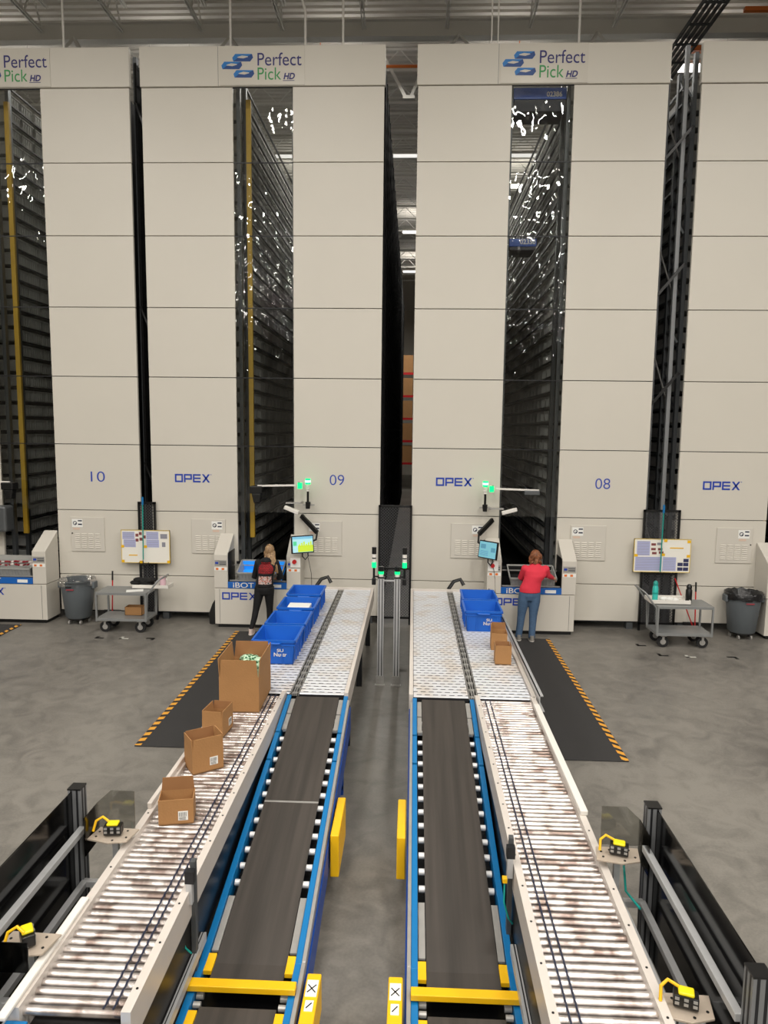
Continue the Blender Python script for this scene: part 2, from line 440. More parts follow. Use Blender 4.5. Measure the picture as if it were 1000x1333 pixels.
G().box(-14,10,24.1,24.3,12.63,12.7).build('housing', WHITE, t); G().box(-14,10,24.12,24.28,12.58,12.63).build('diffuser', mat('strip_diffuser', (1,.97,.92,1), .4, emit=2.2), t)

# drop pipes into the headers
for X, lb in ((-6.77,'above the leftmost tower'), (-3.56,'above the left half of the second tower'), (-1.43,'just left of the central gap'), (1.34,'left one of a close pair'), (1.46,'right one of a close pair'), (2.95,'right of the close pair')):
    g = G(); g.cyl((X,14.2,10.4),(X,14.2,13.5),.022 if X not in (1.34,1.46) else .014,8)
    tag(g.build('drop_pipe', WHITE, loc=(X,14.2,10.5)), 'thin white drop pipe from the roof '+lb, 'pipe')
g = G(); g.tube([(-2.14,14.2,10.4),(-2.14,14.2,11.55),(-2.2,14.2,11.75),(-2.2,14.2,13.5)], .022)
tag(g.build('drop_pipe', WHITE, loc=(-2.14,14.2,10.5)), 'kinked white drop pipe from the roof above the middle of tower 09', 'pipe')

# ------------------------------------------------------------------ storage towers
D = 13.67; TH = .06
ZR = [.15, .878, 2.161, 3.447, 4.743, 6.04, 7.347, 8.649, 9.956]   # seams
ZTOP = 10.649
YB = 41.5
def tote_g(lx, ly, h, t=.012):
    """open tray with rim and ribs, centred, floor at 0"""
    g = G(); a, b = lx/2, ly/2; c, d = a-.03, b-.03
    g.hexa([(-c,-d,0),(c,-d,0),(c,d,0),(-c,d,0),(-c,-d,t),(c,-d,t),(c,d,t),(-c,d,t)])
    for sx in (-1, 1):
        g.hexa([(sx*c,-d,0),(sx*(c-t),-d,0),(sx*(c-t),d,0),(sx*c,d,0),(sx*a,-b,h),(sx*(a-t),-b,h),(sx*(a-t),b,h),(sx*a,b,h)])
        g.hexa([(-c,sx*d,0),(-c,sx*(d-t),0),(c,sx*(d-t),0),(c,sx*d,0),(-a,sx*b,h),(-a,sx*(b-t),h),(a,sx*(b-t),h),(a,sx*b,h)])
        g.box(-a-.012,a+.012, sx*b-.012, sx*b+.012, h-.03, h); g.box(sx*a-.012, sx*a+.012, -b-.012,b+.012, h-.03,h)
    return g
LV = [.95+.305*i for i in range(31)]
shelf_tote = tote_g(.66,.42,.22)
for sx in (-1,1):
    for k in range(5): shelf_tote.box(sx*.325-.006, sx*.325+.006, -.17+k*.085-.006, -.17+k*.085+.006, .02, .19)
shelf_tote_me = None

def header_sign(t, tx0):
    """placard with logo, tx0 = left edge"""
    W = 1.545; x1 = tx0+W; Z0, Z1 = 9.975, 10.632
    sg = G().box(tx0, x1, D-.03-TH, D-.022-TH, Z0, Z1).build('logo_placard', mat('placard', srgb(212,207,196), .18, coat=.6), t)
    yy = D-.032-TH
    g = G()
    for cx, cz in ((tx0+.42, 10.44), (tx0+.22, 10.31), (tx0+.44, 10.165)):
        a, b = .19, .065; ia, ib = .1, .025
        out = [(-a,.0),(-a*.72,b),(a*.9,b*.95),(a,.0),(a*.72,-b),(-a*.9,-b*.95)]
        inn = [(-ia,.0),(-ia*.1,ib),(ia*.9,ib*.5),(ia,.0),(ia*.1,-ib),(-ia*.9,-ib*.5)]
        n = 6
        vs = [(cx+u, yy, cz+v) for u, v in out]+[(cx+u, yy, cz+v+.012) for u, v in inn]
        for i in range(n):
            g.add([vs[i], vs[(i+1) % n], vs[n+(i+1) % n], vs[n+i]], [(0,1,2,3)], 0 if i in (0,1,5) else 1)
    g.build('logo_mark', [PICKB, PICKD], sg, fix=False)
    g = G(); text_geo(g, 'Perfect', tx0+.69, tx0+1.49, 10.3, 10.52, yy); g.build('lettering', NAVY, sg, fix=False)
    g = G(); text_geo(g, 'Pick', tx0+.69, tx0+1.12, 10.06, 10.27, yy); g.build('lettering', GREENI, sg, fix=False)
    g = G(); text_geo(g, 'HD', tx0+1.16, tx0+1.37, 10.065, 10.175, yy, shear=.25, bold=.035); g.box(tx0+1.15, tx0+1.36, yy-.001, yy, 10.04, 10.05); g.build('lettering', NAVY, sg, fix=False)

def vent_door(t, x0, sticker_right):
    x1 = x0+.67; z0, z1 = 1.34, 2.02
    yf = D-TH
    d = G().box(x0, x1, yf-.02, yf-.001, z0, z1).build('vent_door', PANEL2, t, bevel=.006)
    g = G()
    for c in range(4):
        for r in range(8):
            a = x0+.08+c*.135; zz = z0+.07+r*.038
            g.hexa([(a,yf-.021,zz),(a+.1,yf-.021,zz),(a+.1,yf-.02,zz+.02),(a,yf-.02,zz+.02),(a,yf-.034,zz+.004),(a+.1,yf-.034,zz+.004),(a+.1,yf-.022,zz+.022),(a,yf-.022,zz+.022)])
    g.build('louvres', PANEL, d)
    s = x0+.4 if sticker_right else x0+.03
    g = G(); g.box(s, s+.21, yf-.023, yf-.02, z1-.2, z1-.04, 0)
    g.cyl((s+.06,yf-.0235,z1-.12),(s+.06,yf-.0225,z1-.12),.04,16,1); g.cyl((s+.06,yf-.0245,z1-.12),(s+.06,yf-.0232,z1-.12),.025,16,0); g.box(s+.06,s+.08,yf-.025,yf-.0232,z1-.14,z1-.12,1)
    for k in (0, 1): g.box(s+.12, s+.2, yf-.0245, yf-.0232, z1-.085-k*.07, z1-.06-k*.07, 1)
    g.box(s+.02, s+.15, yf-.023, yf-.0215, z1-.25, z1-.21, 2)
    g.build('warning_sticker', [PAPER, mat('ink_dark', srgb(30,34,60), .6), mat('sticker_tan', srgb(214,188,170), .6)], d)
    kx = x1-.03 if sticker_right else x0+.03
    G().cyl((kx,yf-.03,z1-.32),(kx,yf-.02,z1-.32),.012,10).build('lock', BLACK, d)

TW = []
def tower(x0, num, opex_rect=None, inner_side=0, yellow=True, desc=''):
    xa = x0+1.683; xb = x0+2.79; x1 = x0+4.454
    t = thing('storage_tower', desc, 'storage tower', (x0+2.23, D, 0))
    gp = .007
    # cladding panels
    for i in range(8):
        for (a, b) in ((x0, xa), (xb, x1)):
            g = G().box(a, b, D-TH, D, ZR[i]+gp, ZR[i+1]-gp)
            g.build('cladding_panel', PANEL, t, bevel=.004)
    hd = G().box(x0-.02, x1+.02, D-TH-.02, D+.03, ZR[8]+gp, ZTOP).build('header_panel', PANEL, t, bevel=.012)
    for a in (x0+1.43, x0+3.0):
        G().box(a-.003, a+.003, D-TH-.0215, D-TH-.018, ZR[8]+.01, ZTOP-.01).build('seam', STEEL, hd)
    header_sign(t, x0+1.465)
    # dark sheet painting the shaded interior behind the cladding seams
    g = G()
    for (a, b) in ((x0+.02, xa-.02), (xb+.02, x1-.02)):
        g.box(a, b, D+.005, D+.05, .12, 9.95)
    g.build('dark_backing', DARK, t)
    # feet
    for a in (x0+.15, xa-.25, xb+.15, x1-.25):
        G().box(a, a+.12, D-.04, D+.1, 0, .13).build('foot', STEEL, t)
    # numbers / maker name on the wide panels
    yf = D-TH
    g = G(); opex_geo(g, x0+.46, x0+1.15, 2.735, 2.895, yf); g.build('maker_lettering', OPB, t)
    if num:
        g = G(); c = x0+3.62; text_geo(g, num, c-.14, c+.14, 2.72, 2.92, yf, bold=-.008); g.build('tower_number', OPB, t, fix=False)
    vent_door(t, x0+.77, True)
    vent_door(t, x0+3.05, False)
    # clear front panes
    for i in range(2, 8):
        G().box(xa, xb, D-.035, D-.03, ZR[i]+gp, ZR[i+1]-gp).build('clear_pane', CLEAR, t)
        g = G().box(xa, xb, D-.04, D-.022, ZR[i+1]-.008, ZR[i+1]+.008); g.build('pane_joint', DARK, t)
    # posts and rails of the rack, aisle faces and outer faces
    for X in (xa+.03, xb-.03, x0+.05, x1-.05):
        inner = X in (xa+.03, xb-.03)
        ys = [13.95, 14.45] if inner else [14.1, 14.9] + [16.2+1.4*k for k in range(6)]
        for Y0 in ys:
            G().box(X-.035, X+.035, Y0-.05, Y0+.05, 0, 10.7).build('rack_post', STEEL, t)
        for k in (range(9) if not inner else ()):
            z0 = .8+k*1.1
            G().bar((X, ys[0], z0), (X, ys[1], z0+1.0), .02, .04).build('rack_brace', STEEL, t)
    # shelf rails: one ladder of rails per face
    for side, X in ((0, xa+.02), (1, xb-.02)):
        g = G()
        for z0 in LV+[LV[-1]+.305]:
            g.box(X-.02, X+.02, 14.5, YB, z0-.04, z0-.012)
        g.build('shelf_rails', DARK, t)
    for X in (x0+.05, x1-.05):
        g = G()
        for z0 in LV+[LV[-1]+.305]: g.box(X-.02, X+.02, 14.1, YB, z0-.06, z0-.02)
        g.build('shelf_rails', STEEL, t)
    # unseen dark sheets added so that light does not pour through
    g = G(); g.box(x0+.75, x0+.8, 14.6, YB, .1, 10.6); g.box(x1-.8, x1-.75, 14.6, YB, .1, 10.6)
    g.build('light_block_panel', MATT, t)
    G().box(xa+.02, xb-.02, D+.06, 14.6, .78, .8).build('infeed_shelf', BLACK, t)
    # dark floor guide and rear
    G().box(xa, xb, 14.2, YB, .02, .12).build('aisle_track', DARK, t)
    # yellow conductor post inside the opening
    if yellow:
        g = G().box(xa+.13, xa+.22, 14.1, 14.16, 1.6, 9.95)
        g.build('yellow_post', YPOST, t)
    # totes along both aisle faces and outer faces (outer ones closed in behind mesh)
    return t, xa, xb

tote_proto = None
GRP = 'grey storage totes shelved inside the towers'
def fill(xa, xb, x0, x1, num, side):
    """visible aisle face: individual totes for the front bays, the rest one mass"""
    global tote_proto
    cx = xa-.36 if side < 0 else xb+.36
    for j in range(3):
        for z0 in LV:
            Y0 = 14.78+.46*j+(.05 if j == 2 else 0)
            if tote_proto is None:
                base = G(); base.v = list(shelf_tote.v); base.f = list(shelf_tote.f); base.m = list(shelf_tote.m)
                tote_proto = base.build('storage_tote', TOTEG, loc=(0,0,0)); o = tote_proto
                o['category'] = 'tote'
            else:
                o = tote_proto.copy(); COL.objects.link(o)
            o.location = (cx+random.uniform(-.015,.015), Y0, z0)
            o['label'] = 'grey plastic storage tote shelved beside the narrow aisle of %s behind clear panes' % num
            o['group'] = 'totes inside '+num
    g = G()
    for j in range(3, 40):
        for z0 in LV:
            Y0 = 14.83+.46*j; s = 1 if side < 0 else -1
            g.box(cx-.32, cx+.32, Y0-.2, Y0+.2, z0, z0+.21); g.box(cx-.33, cx+.33, Y0-.212, Y0+.212, z0+.19, z0+.215)
    tag(g.build('storage_totes', TOTEG, loc=(cx, 16.3, .95), fix=False), 'mass of grey totes receding down the narrow aisle of '+num, 'totes', kind='stuff')

def outer_fill(x, s, num, ncol, y0=14.5):
    g = G()
    for j in range(ncol):
        for z0 in LV:
            g.box(x, x+s*.5, y0+.46*j-.2, y0+.46*j+.2, z0, z0+.2)
    tag(g.build('storage_totes', TOTEG, loc=(x, y0, .95), fix=False), 'grey totes seen edge on along the outer side of '+num, 'totes', kind='stuff')

XT = {'10': -9.757, '09': -5.073, '08': -.01, '07': 5.02}
t10, a, b = tower(XT['10'], '10', desc='tall cream clad storage tower numbered 10 at the left edge'); fill(a, b, 0, 0, 'tower 10', -1)
t09, a, b = tower(XT['09'], '09', desc='tall cream clad storage tower numbered 09 left of the central gap'); fill(a, b, 0, 0, 'tower 09', -1)
t08, a, b = tower(XT['08'], '08', yellow=False, desc='tall cream clad storage tower numbered 08 right of the central gap'); fill(a, b, 0, 0, 'tower 08', 1)
t07, a, b = tower(XT['07'], '', desc='tall cream clad storage tower without a number at the right edge')
outer_fill(XT['07']+.1, 1, 'the right edge tower', 14)

# closed black mesh sides of the towers facing the gaps
def side_mesh(t, X, s, y0=13.95, y1=YB):
    g = G(); z0, z1 = .1, 10.55; g.box(X-.004, X+.004, y0, y1, z0, z1)
    k = 0; yy = y0
    while yy < y1:
        g.box(X-.02, X+.02, yy, yy+.03, z0, z1); yy += .9
    zz = z0
    while zz < z1: g.box(X-.012, X+.012, y0, y1, zz, zz+.02); zz += .305
    g.build('side_mesh', MATT, t)
side_mesh(t09, XT['09']+4.454-.005, 1)
side_mesh(t10, XT['10']+4.454-.005, 1)
side_mesh(t08, XT['08']+4.454-.005, 1)
# gap steelwork right of tower 08
gx = 4.73
t = thing('gap_steelwork', 'grey steel uprights with black diagonal ties filling the gap right of tower 08', 'steel frame', (gx, 14.0, 0))
for X, Y0, zt in ((4.86, 13.95, 10.75), (4.80, 14.75, 10.6)):
    G().box(X-.035, X+.035, Y0-.04, Y0+.04, 0, zt).build('upright', mat('upright_grey', srgb(134,136,138), .5, .2), t)
for z0 in (1.0, 4.3, 6.3, 8.7):
    G().bar((4.47, 13.8, z0), (4.98, 13.8, z0+.62), .035, .05).build('tie', BLACK, t)
    G().bar((4.85, 14.0, z0+.1), (4.6, 14.7, z0+1.6), .02, .02).build('brace_rod', GALV, t)
    G().bar((4.85, 14.0, z0+1.4), (4.98, 14.0, z0+1.2), .04, .04).build('bracket', STEEL, t)
t = thing('gap_steelwork', 'dark upright with diagonal ties in the narrow gap between towers 10 and 09', 'steel frame', (-5.19, 14.0, 0))
G().box(-5.17, -5.1, 13.9, 13.98, 0, 10.5).build('upright', STEEL, t)
for z0 in (2.6, 5.6, 9.3): G().bar((-5.29, 13.85, z0+.5), (-5.1, 13.85, z0), .03, .03).build('tie', BLACK, t)

# shuttle robots in the tower 08 opening
def bot(x0, x1, z0, num, lb, wide=True):
    t = thing('shuttle_robot', lb, 'robot', ((x0+x1)/2, 14.1, z0))
    h = .4 if wide else .2; bz = z0+h*(.5 if wide else .3)
    G().box(x0, x1, 13.88, 14.5, bz, z0+h).build('body', mat('robot_blue', srgb(16,76,170), .4), t, bevel=.01)
    G().box(x0+.02, x1-.02, 13.9, 14.48, z0, bz+.005).build('underside', mat('robot_dark', srgb(24,28,44), .5), t)
    g = G(); text_geo(g, num, x1-.36 if wide else x0+.2, x1-.08 if wide else x1-.02, bz+.04, bz+.13, 13.88, th=.006, bold=.02); g.build('number', WHITE, t, fix=False)
    for sx in (x0-.0, x1-.04):
        for yy in (14.0, 14.4): G().cyl((sx, yy, z0+.08), (sx+.04, yy, z0+.08), .06, 14).build('wheel', STEEL, t)
bot(1.74, 2.7, 9.63, '02386', 'blue and black shuttle robot 02386 at the top of the tower 08 opening')
bot(1.74, 2.25, 7.17, '02350', 'small looking blue shuttle robot 02350 partway down the tower 08 opening', False)

# ------------------------------------------------------------------ mesh fences in the gaps
def fence(x0, x1, z1, lb, y=13.58):
    t = thing('mesh_gate', lb, 'fence', ((x0+x1)/2, y, 0))
    g = G(); r = .02
    g.box(x0, x0+.04, y-.02, y+.02, 0, z1); g.box(x1-.04, x1, y-.02, y+.02, 0, z1); g.box(x0, x1, y-.02, y+.02, z1-.04, z1); g.box(x0, x1, y-.02, y+.02, .12, .16); g.box(x0,x1,y-.015,y+.015,1.1,1.13)
    g.build('frame', BLACK, t)
    g = G(); W = x1-x0; p = .055; hgt = z1-.15
    for s in (1, -1):
        c = -hgt if s > 0 else 0
        k = c
        while k < W+hgt:
            # line x = k + s*z
            pts = []
            za, zb = 0, hgt
            xa_, xb_ = (k, k+hgt) if s > 0 else (k, k-hgt)
            # clip to 0..W
            def at(xq): return (xq-k)*s
            lo, hi = max(0, min(at(0), at(W))), min(hgt, max(at(0), at(W)))
            if hi > lo:
                g.bar((x0+k+s*lo, y+.003*s, .15+lo), (x0+k+s*hi, y+.003*s, .15+hi), .006, .006)
            k += p
    g.build('wire_mesh', mat('wire_dark', srgb(96,96,98), .5, .2), t)
fence(-.64, .005, 2.352, 'black wire mesh gate closing the wide central gap between towers 09 and 08')
fence(-5.34, -4.99, 2.345, 'narrow black wire mesh gate behind the left notice board', 13.56)
fence(4.39, 5.08, 2.345, 'black wire mesh gate behind the right notice board', 13.56)

# ------------------------------------------------------------------ far pallet rack in the central gap
t = thing('pallet_rack', 'far pallet rack with red beams seen down the central gap', 'rack', (0, 46, 0))
for X in (-2.2, 1.4):
    G().box(X-.05, X+.05, 45, 45.1, 0, 8.9).build('upright', BLUED, t)
for z0 in (1.6, 3.0, 4.4, 5.8, 7.2):
    G().box(-2.2, 1.4, 45, 45.08, z0, z0+.14).build('beam', RED, t)
    G().box(-2.2, 1.4, 45.05, 46.1, z0+.12, z0+.145).build('deck', GALV, t)
n = 0
for z0, w_ in ((1.75,'bottom'), (3.15,'second'), (4.55,'third'), (5.95,'fourth'), (7.35,'top')):
    for X in (-1.65, -.55, .6):
        G_ = G().box(X-.48, X+.48, 45.1, 46.0, z0, z0+.95+.1*((n*7) % 3)); n += 1
        tag(G_.build('carton_stack', CARD if n % 3 else mat('carton_pale', srgb(206,178,150), .8), loc=(X, 45.5, z0), bevel=.01), 'brown wrapped carton load on the %s shelf of the far rack' % w_, 'cartons', 'carton loads on the %s shelf of the far rack' % w_)

# ------------------------------------------------------------------ picking workstations
def station(x0, lb, content):
    """x0: left outer edge"""
    x1 = x0+1.64; ya = 13.1; yb = 13.6
    t = thing('picking_station', lb, 'workstation', ((x0+x1)/2, ya+.28, 0))
    base = G().box(x0, x1-.01, ya, yb, .07, .765).build('base_cabinet', PANEL2, t, bevel=.006)
    g = G(); g.box(x0+.09, x0+.096, ya-.002, ya, .09, .75); g.box(x1-.11, x1-.104, ya-.002, ya, .09, .75); g.build('door_seam', STEEL, base)
    G().box(x0+.05, x1-.05, ya+.04, yb, 0, .07).build('plinth', BLACK, t)
    g = G(); opex_geo(g, x0+.14, x0+.8, .55, .69, ya); g.build('maker_lettering', OPB, base)
    for a, b, nm in ((x0-.01, x0+.255, 'l'), (x1-.265, x1, 'r')):
        wg = G().prism([(ya-.005,.775),(ya-.005,1.41),(yb+.0,1.75),(yb,.775)], 'x', a, b).build('side_wing', PANEL2, t, bevel=.008)
        g = G(); g.box(a+.02, b-.02, ya-.012, ya-.004, 1.2, 1.31, 0); g.box(a+.03, a+.09, ya-.014, ya-.01, 1.235, 1.275, 1); g.box(a+.11, b-.03, ya-.014, ya-.01, 1.225, 1.245, 2); g.box(a+.11,b-.03,ya-.014,ya-.01,1.265,1.28,2)
        g.box(a+.01, b-.01, ya-.01, ya-.004, 1.11, 1.17, 3); g.box(a+.04,a+.09,ya-.012,ya-.009,1.12,1.16,4); g.box(a+.15,a+.2,ya-.012,ya-.009,1.12,1.16,4)
        g.build('label_plate', [GALV, OPB, STEEL, PAPER, ORANGE], wg)
    a, b = x0+.255, x1-.265
    # recess
    g = G(); g.box(a, b, 13.12, 13.6, .775, .8); g.box(a, a+.012, 13.12, 13.6, .8, 1.45); g.box(b-.012, b, 13.12, 13.6, .8, 1.45)
    g.build('recess_lining', BLACK, t)
    st = G().box(a, b, ya-.01, ya+.02, .775, .895).build('front_strip', mat('strip_blue', srgb(22,96,180), .4), t)
    g = G(); text_geo(g, 'iBOT', a+.1, a+.5, .785, .885, ya-.012, bold=.008); g.build('lettering', WHITE, st, fix=False)
    G().box(b-.3, b-.1, ya-.013, ya-.01, .8, .86).build('label', PAPER, st)
    g = G(); g.box(a+.02, b-.02, 13.5, 13.53, 1.13, 1.15); g.box(a+.02,b-.02,13.15,13.18,.9,.92); g.build('guide_rail', GALV, t)
    G().box(a+.05, b-.05, 13.58, 13.62, 1.15, 1.2).build('rear_guide', DARK, t)
    return t, a, b
s9, a9, b9 = station(-3.722, 'cream picking station with sloping side wings under tower 09, person in black at it', 0)
s8, a8, b8 = station(1.43, 'cream picking station with sloping side wings under tower 08, person in red at it', 0)
s10, a10, b10 = station(-8.62, 'cream picking station beside the left trash can, cut by the left edge', 0)
s7, a7, b7 = station(6.56, 'cream picking station beside the right trash can, cut by the right edge', 0)

def pick_tote(xc, w_, lb, inside):
    t = thing('pick_tote', lb, 'tote', (xc, 13.4, .9))
    g = tote_g(w_, .48, .2)
    for k in range(int(w_/.06)): g.box(-w_/2+.03+k*.06, -w_/2+.036+k*.06, -.24, -.225, .02, .17)
    Mx = Matrix.Translation((xc, 13.4, .97)) @ Matrix.Rotation(math.radians(20), 4, 'X')
    g.xform(Mx).build('tub', mat('tote_light_grey', srgb(178,178,174), .5), t)
    if inside:
        c = w_/2-.02
        g = G().hexa([(-c,-.2,.014),(c,-.2,.014),(c,.2,.014),(-c,.2,.014),(-c,-.2,.018),(c,-.2,.018),(c,.2,.018),(-c,.2,.018)])
        g.hexa([(-c,.2,.018),(c,.2,.018),(c,.204,.018),(-c,.204,.018),(-c,.222,.18),(c,.222,.18),(c,.226,.18),(-c,.226,.18)])
        g.xform(Mx).build('liner', inside, t)  # sheet over the tote's inside; the blue one glows to stand for blue light
    return t
BLUE_GLOW = mat('blue_tote_glow', srgb(40,150,245), .4, emit=1.0)  # glow painted in for the blue light inside the tote
pick_tote(-2.87, .86, 'wide grey tote lit bright blue inside, in front of the person in black', BLUE_GLOW)
pick_tote(2.28, .86, 'wide grey tote being picked by the person in red', MATT)
pick_tote(-7.75, .9, 'grey tote full of red and white packets on the left edge station', None)
REDP = mat('packet_red', srgb(140, 26, 40), .4); WHP = mat('packet_white', srgb(215,205,200), .4)
for i in range(26):
    X = -8.13+(i % 13)*.062; Y0 = 13.27+.1*(i//13)+random.uniform(-.02,.02)
    g = G(); g.ball((0,0,0), .045, .03, .018, n=8, k=5)
    g.xform(Matrix.Translation((X, Y0+.05, 1.1+.045*(i//13)+random.uniform(-.01,.015))) @ Matrix.Rotation(random.uniform(0,3), 4, 'Z') @ Matrix.Rotation(random.uniform(-.6,.6), 4, 'X'))
    c = i % 3 != 0
    o = g.build('packet', REDP if c else WHP, loc=(X, Y0, 1.06), smooth=True)
    tag(o, ('small dark red' if c else 'small pale')+' packet heaped in the grey tote at the left edge station', 'packet', ('dark red' if c else 'pale')+' packets in the left station tote')
g = G(); 
for k in range(6): g.box(2.0+.0*k, 2.5, 13.25, 13.4, 1.12, 1.13)

# emergency stop on the station wings
for X, lb in ((-2.17, 'red stop button on the tower 09 station, right of the person in black'), (1.53, 'red stop button on the tower 08 station, left of the person in red')):
    t = thing('stop_button', lb, 'button', (X, 13.09, 1.3))
    G().box(X-.1,X+.09,13.07,13.088,1.2,1.38).build('plate', PAPER, t); G().cyl((X-.02,13.07,1.31),(X-.02,13.03,1.31),.04,14).build('knob', RED, t)

# ------------------------------------------------------------------ screens on arms, beacons, task lamps
def screen(cx, cz, yw, lb, scr, arm):
    t = thing('monitor', lb, 'monitor', (cx, 13.0, cz-.2))
    Mx = Matrix.Translation((cx, 13.0, cz)) @ Matrix.Rotation(yw, 4, 'Z') @ Matrix.Rotation(math.radians(-8), 4, 'X')
    G().box(-.22,.22,-.02,.02,-.165,.165).xform(Mx).build('bezel', BLACK, t, bevel=.006)
    s = G().box(-.2,.2,-.023,-.0205,-.145,.145,0)
    g = s
    if scr == 0:
        g.box(-.2,.2,-.0245,-.023,.1,.145,1); g.box(-.19,-.12,-.0245,-.023,-.02,.06,2); g.box(-.1,.2,-.0245,-.023,-.14,-.02,3)
        for k in range(6): g.box(-.08+k*.045,-.05+k*.045,-.0245,-.023,-.02,.01+.02*(k % 3),3)
    else:
        g.box(-.17,-.05,-.0245,-.023,.02,.1,1); g.box(.08,.18,-.0245,-.023,-.03,.05,1)
        for k in range(5): g.box(-.17,.02,-.0245,-.023,-.11+k*.02,-.102+k*.02,1)
    cols = [((.42,.75,.85,1), (.2,.5,.7,1), (.1,.6,.3,1), (.55,.75,.05,1)), ((.2,.5,.62,1), (.1,.3,.42,1), (.1,.3,.4,1), (.3,.6,.6,1))][scr]
    g.xform(Mx).build('screen', [mat('screen_%d_%d' % (scr,i), c, .3, emit=.8) for i, c in enumerate(cols)], t)
    g = G(); g.tube(arm, .02); 
    g.tube([Mx @ Vector((0,.02,-.02)), arm[-1]], .022); g.build('arm', BLACK, t)
    g = G(); g.bar(arm[0], Vector(arm[1]), .05, .08); g.build('arm_spring', BLACK, t)
    g = G(); p = Mx @ Vector((0,.02,-.16)); g.tube([p, p+Vector((0,.01,-.07)), p+Vector((.05,.02,-.13)), p+Vector((.1,.05,-.07)), p+Vector((.09,.08,0))], .012)
    q = p+Vector((.1,.05,-.1)); g.tube([q, q+Vector((.05,.05,-.3)), q+Vector((.06,.05,-.5)), q+Vector((.06,.0,-.6))], .005, 6)
    g.build('cable', BLACK, t)
screen(-2.03, 1.655, math.radians(30), 'black monitor with a green and yellow chart on an arm by tower 09', 0, [(-2.14,13.58,2.12), (-1.80,13.35,1.83), (-1.80,13.2,1.72), (-1.93,13.1,1.66)])
screen(1.42, 1.61, math.radians(-47), 'black monitor with a plain teal page on an arm by tower 08', 1, [(1.55,13.58,2.1), (1.27,13.35,1.85), (1.25,13.2,1.72), (1.36,13.1,1.64)])

def beacon(X, Y0, z0, lb, wide):
    t = thing('beacon', lb, 'beacon', (X, Y0, z0))
    G().cyl((X,Y0,z0),(X,Y0,z0+.26),.022,10).build('stem', BLACK, t)
    G().cyl((X,Y0,z0-.07),(X,Y0,z0+.06),.04,12, r2=.05).build('socket', BLACK, t)
    g = G(); 
    for k in range(3): g.cyl((X,Y0,z0+.26+k*.045),(X,Y0,z0+.29+k*.045),.034,14)
    g.build('white_rings', WHITE, t)
    G().cyl((X,Y0,z0+.395),(X,Y0,z0+.5),.05 if wide else .038,16).build('green_lens', GREENG, t, smooth=True)
    G().cyl((X,Y0,z0+.43),(X,Y0,z0+.47),.053,16).build('bright_band', GREENW, t, smooth=True)
    G().bar((X-.1,Y0+.03,z0),(X+.12,Y0+.03,z0),.03,.03).build('bracket', GALV, t)
    G().bar((X,Y0+.03,z0),(X,13.6,z0),.03,.03).build('wall_arm', GALV, t)
    return t
beacon(-1.97, 13.3, 2.36, 'glowing green beacon on a short black stem beside tower number 09', True)
beacon(1.365, 13.3, 2.36, 'glowing green beacon on a short black stem right of the central maker name', True)
def task_bar(x0, x1, z, lb, dev):
    t = thing('task_light', lb, 'lamp', (x0, 13.3, z))
    G().bar((x0,13.3,z),(x1,13.3,z-.02),.04,.035).build('tube', WHITE, t, bevel=.006)
    e = x0; s = 1 if x1 > x0 else -1
    g = G(); g.bar((e-.06*s,13.3,z-.04),(e-.06*s,13.3,z+.06),.03,.03); g.bar((e-.06*s,13.3,z),(e-.06*s,13.6,z),.03); g.build('bracket', DARK, t)
    G().box(min(e-.12*s,e-.04*s), max(e-.12*s,e-.04*s), 13.26, 13.34, z-.06, z+.05).build('green_indicator', GREENG, t)
    if dev:
        g = G(); X = x1; g.box(X-.13,X+.1,13.2,13.42,z-.16,z-.02); g.prism([(X-.1,z-.16),(X+.08,z-.16),(X+.05,z-.34),(X-.06,z-.34)], 'y', 13.22, 13.4)
        g.build('projector', BLACK, t, bevel=.015)
    else:
        G().box(x1-.28, x1, 13.2, 13.4, z-.1, z-.02).build('projector', STEEL, t, bevel=.01)
task_bar(-2.2, -2.93, 2.73, 'white overhead bar light with a black projector in front of the tower 09 opening', True)
task_bar(1.56, 2.36, 2.72, 'white overhead bar light with a flat grey projector in front of the tower 08 opening', False)
task_bar(-9.2, -7.72, 2.73, 'black projector over the left edge station, cut by the frame', True)
tag(G().box(-8.35,-7.78,13.2,13.5,1.75,2.25).build('machine_hood', STEEL, loc=(-8.0,13.3,1.75), bevel=.04), 'grey rounded device under the projector at the left edge', 'device')
def tilt_lamp(ax, bx, x0, x1, z, lb):
    t = thing('small_lamp', lb, 'lamp', (ax, 13.35, z))
    G().bar((ax,13.35,z+.03),(bx,13.35,z+.03),.03).build('arm', GALV, t)
    G().bar((x0,13.25,z-.04),(x1,13.2,z+.04 if x1 > x0 and ax < bx else z-.14),.09,.07).build('head', WHITE, t, bevel=.01)
    G().bar((ax,13.35,z+.03),(ax,13.6,z+.03),.03).build('bracket', GALV, t)
tilt_lamp(-2.12, -2.4, -2.4, -2.13, 2.36, 'small white tilted lamp head above the person in black')
tilt_lamp(1.47, 1.72, 1.68, 1.95, 2.31, 'small white tilted lamp head above the person in red')

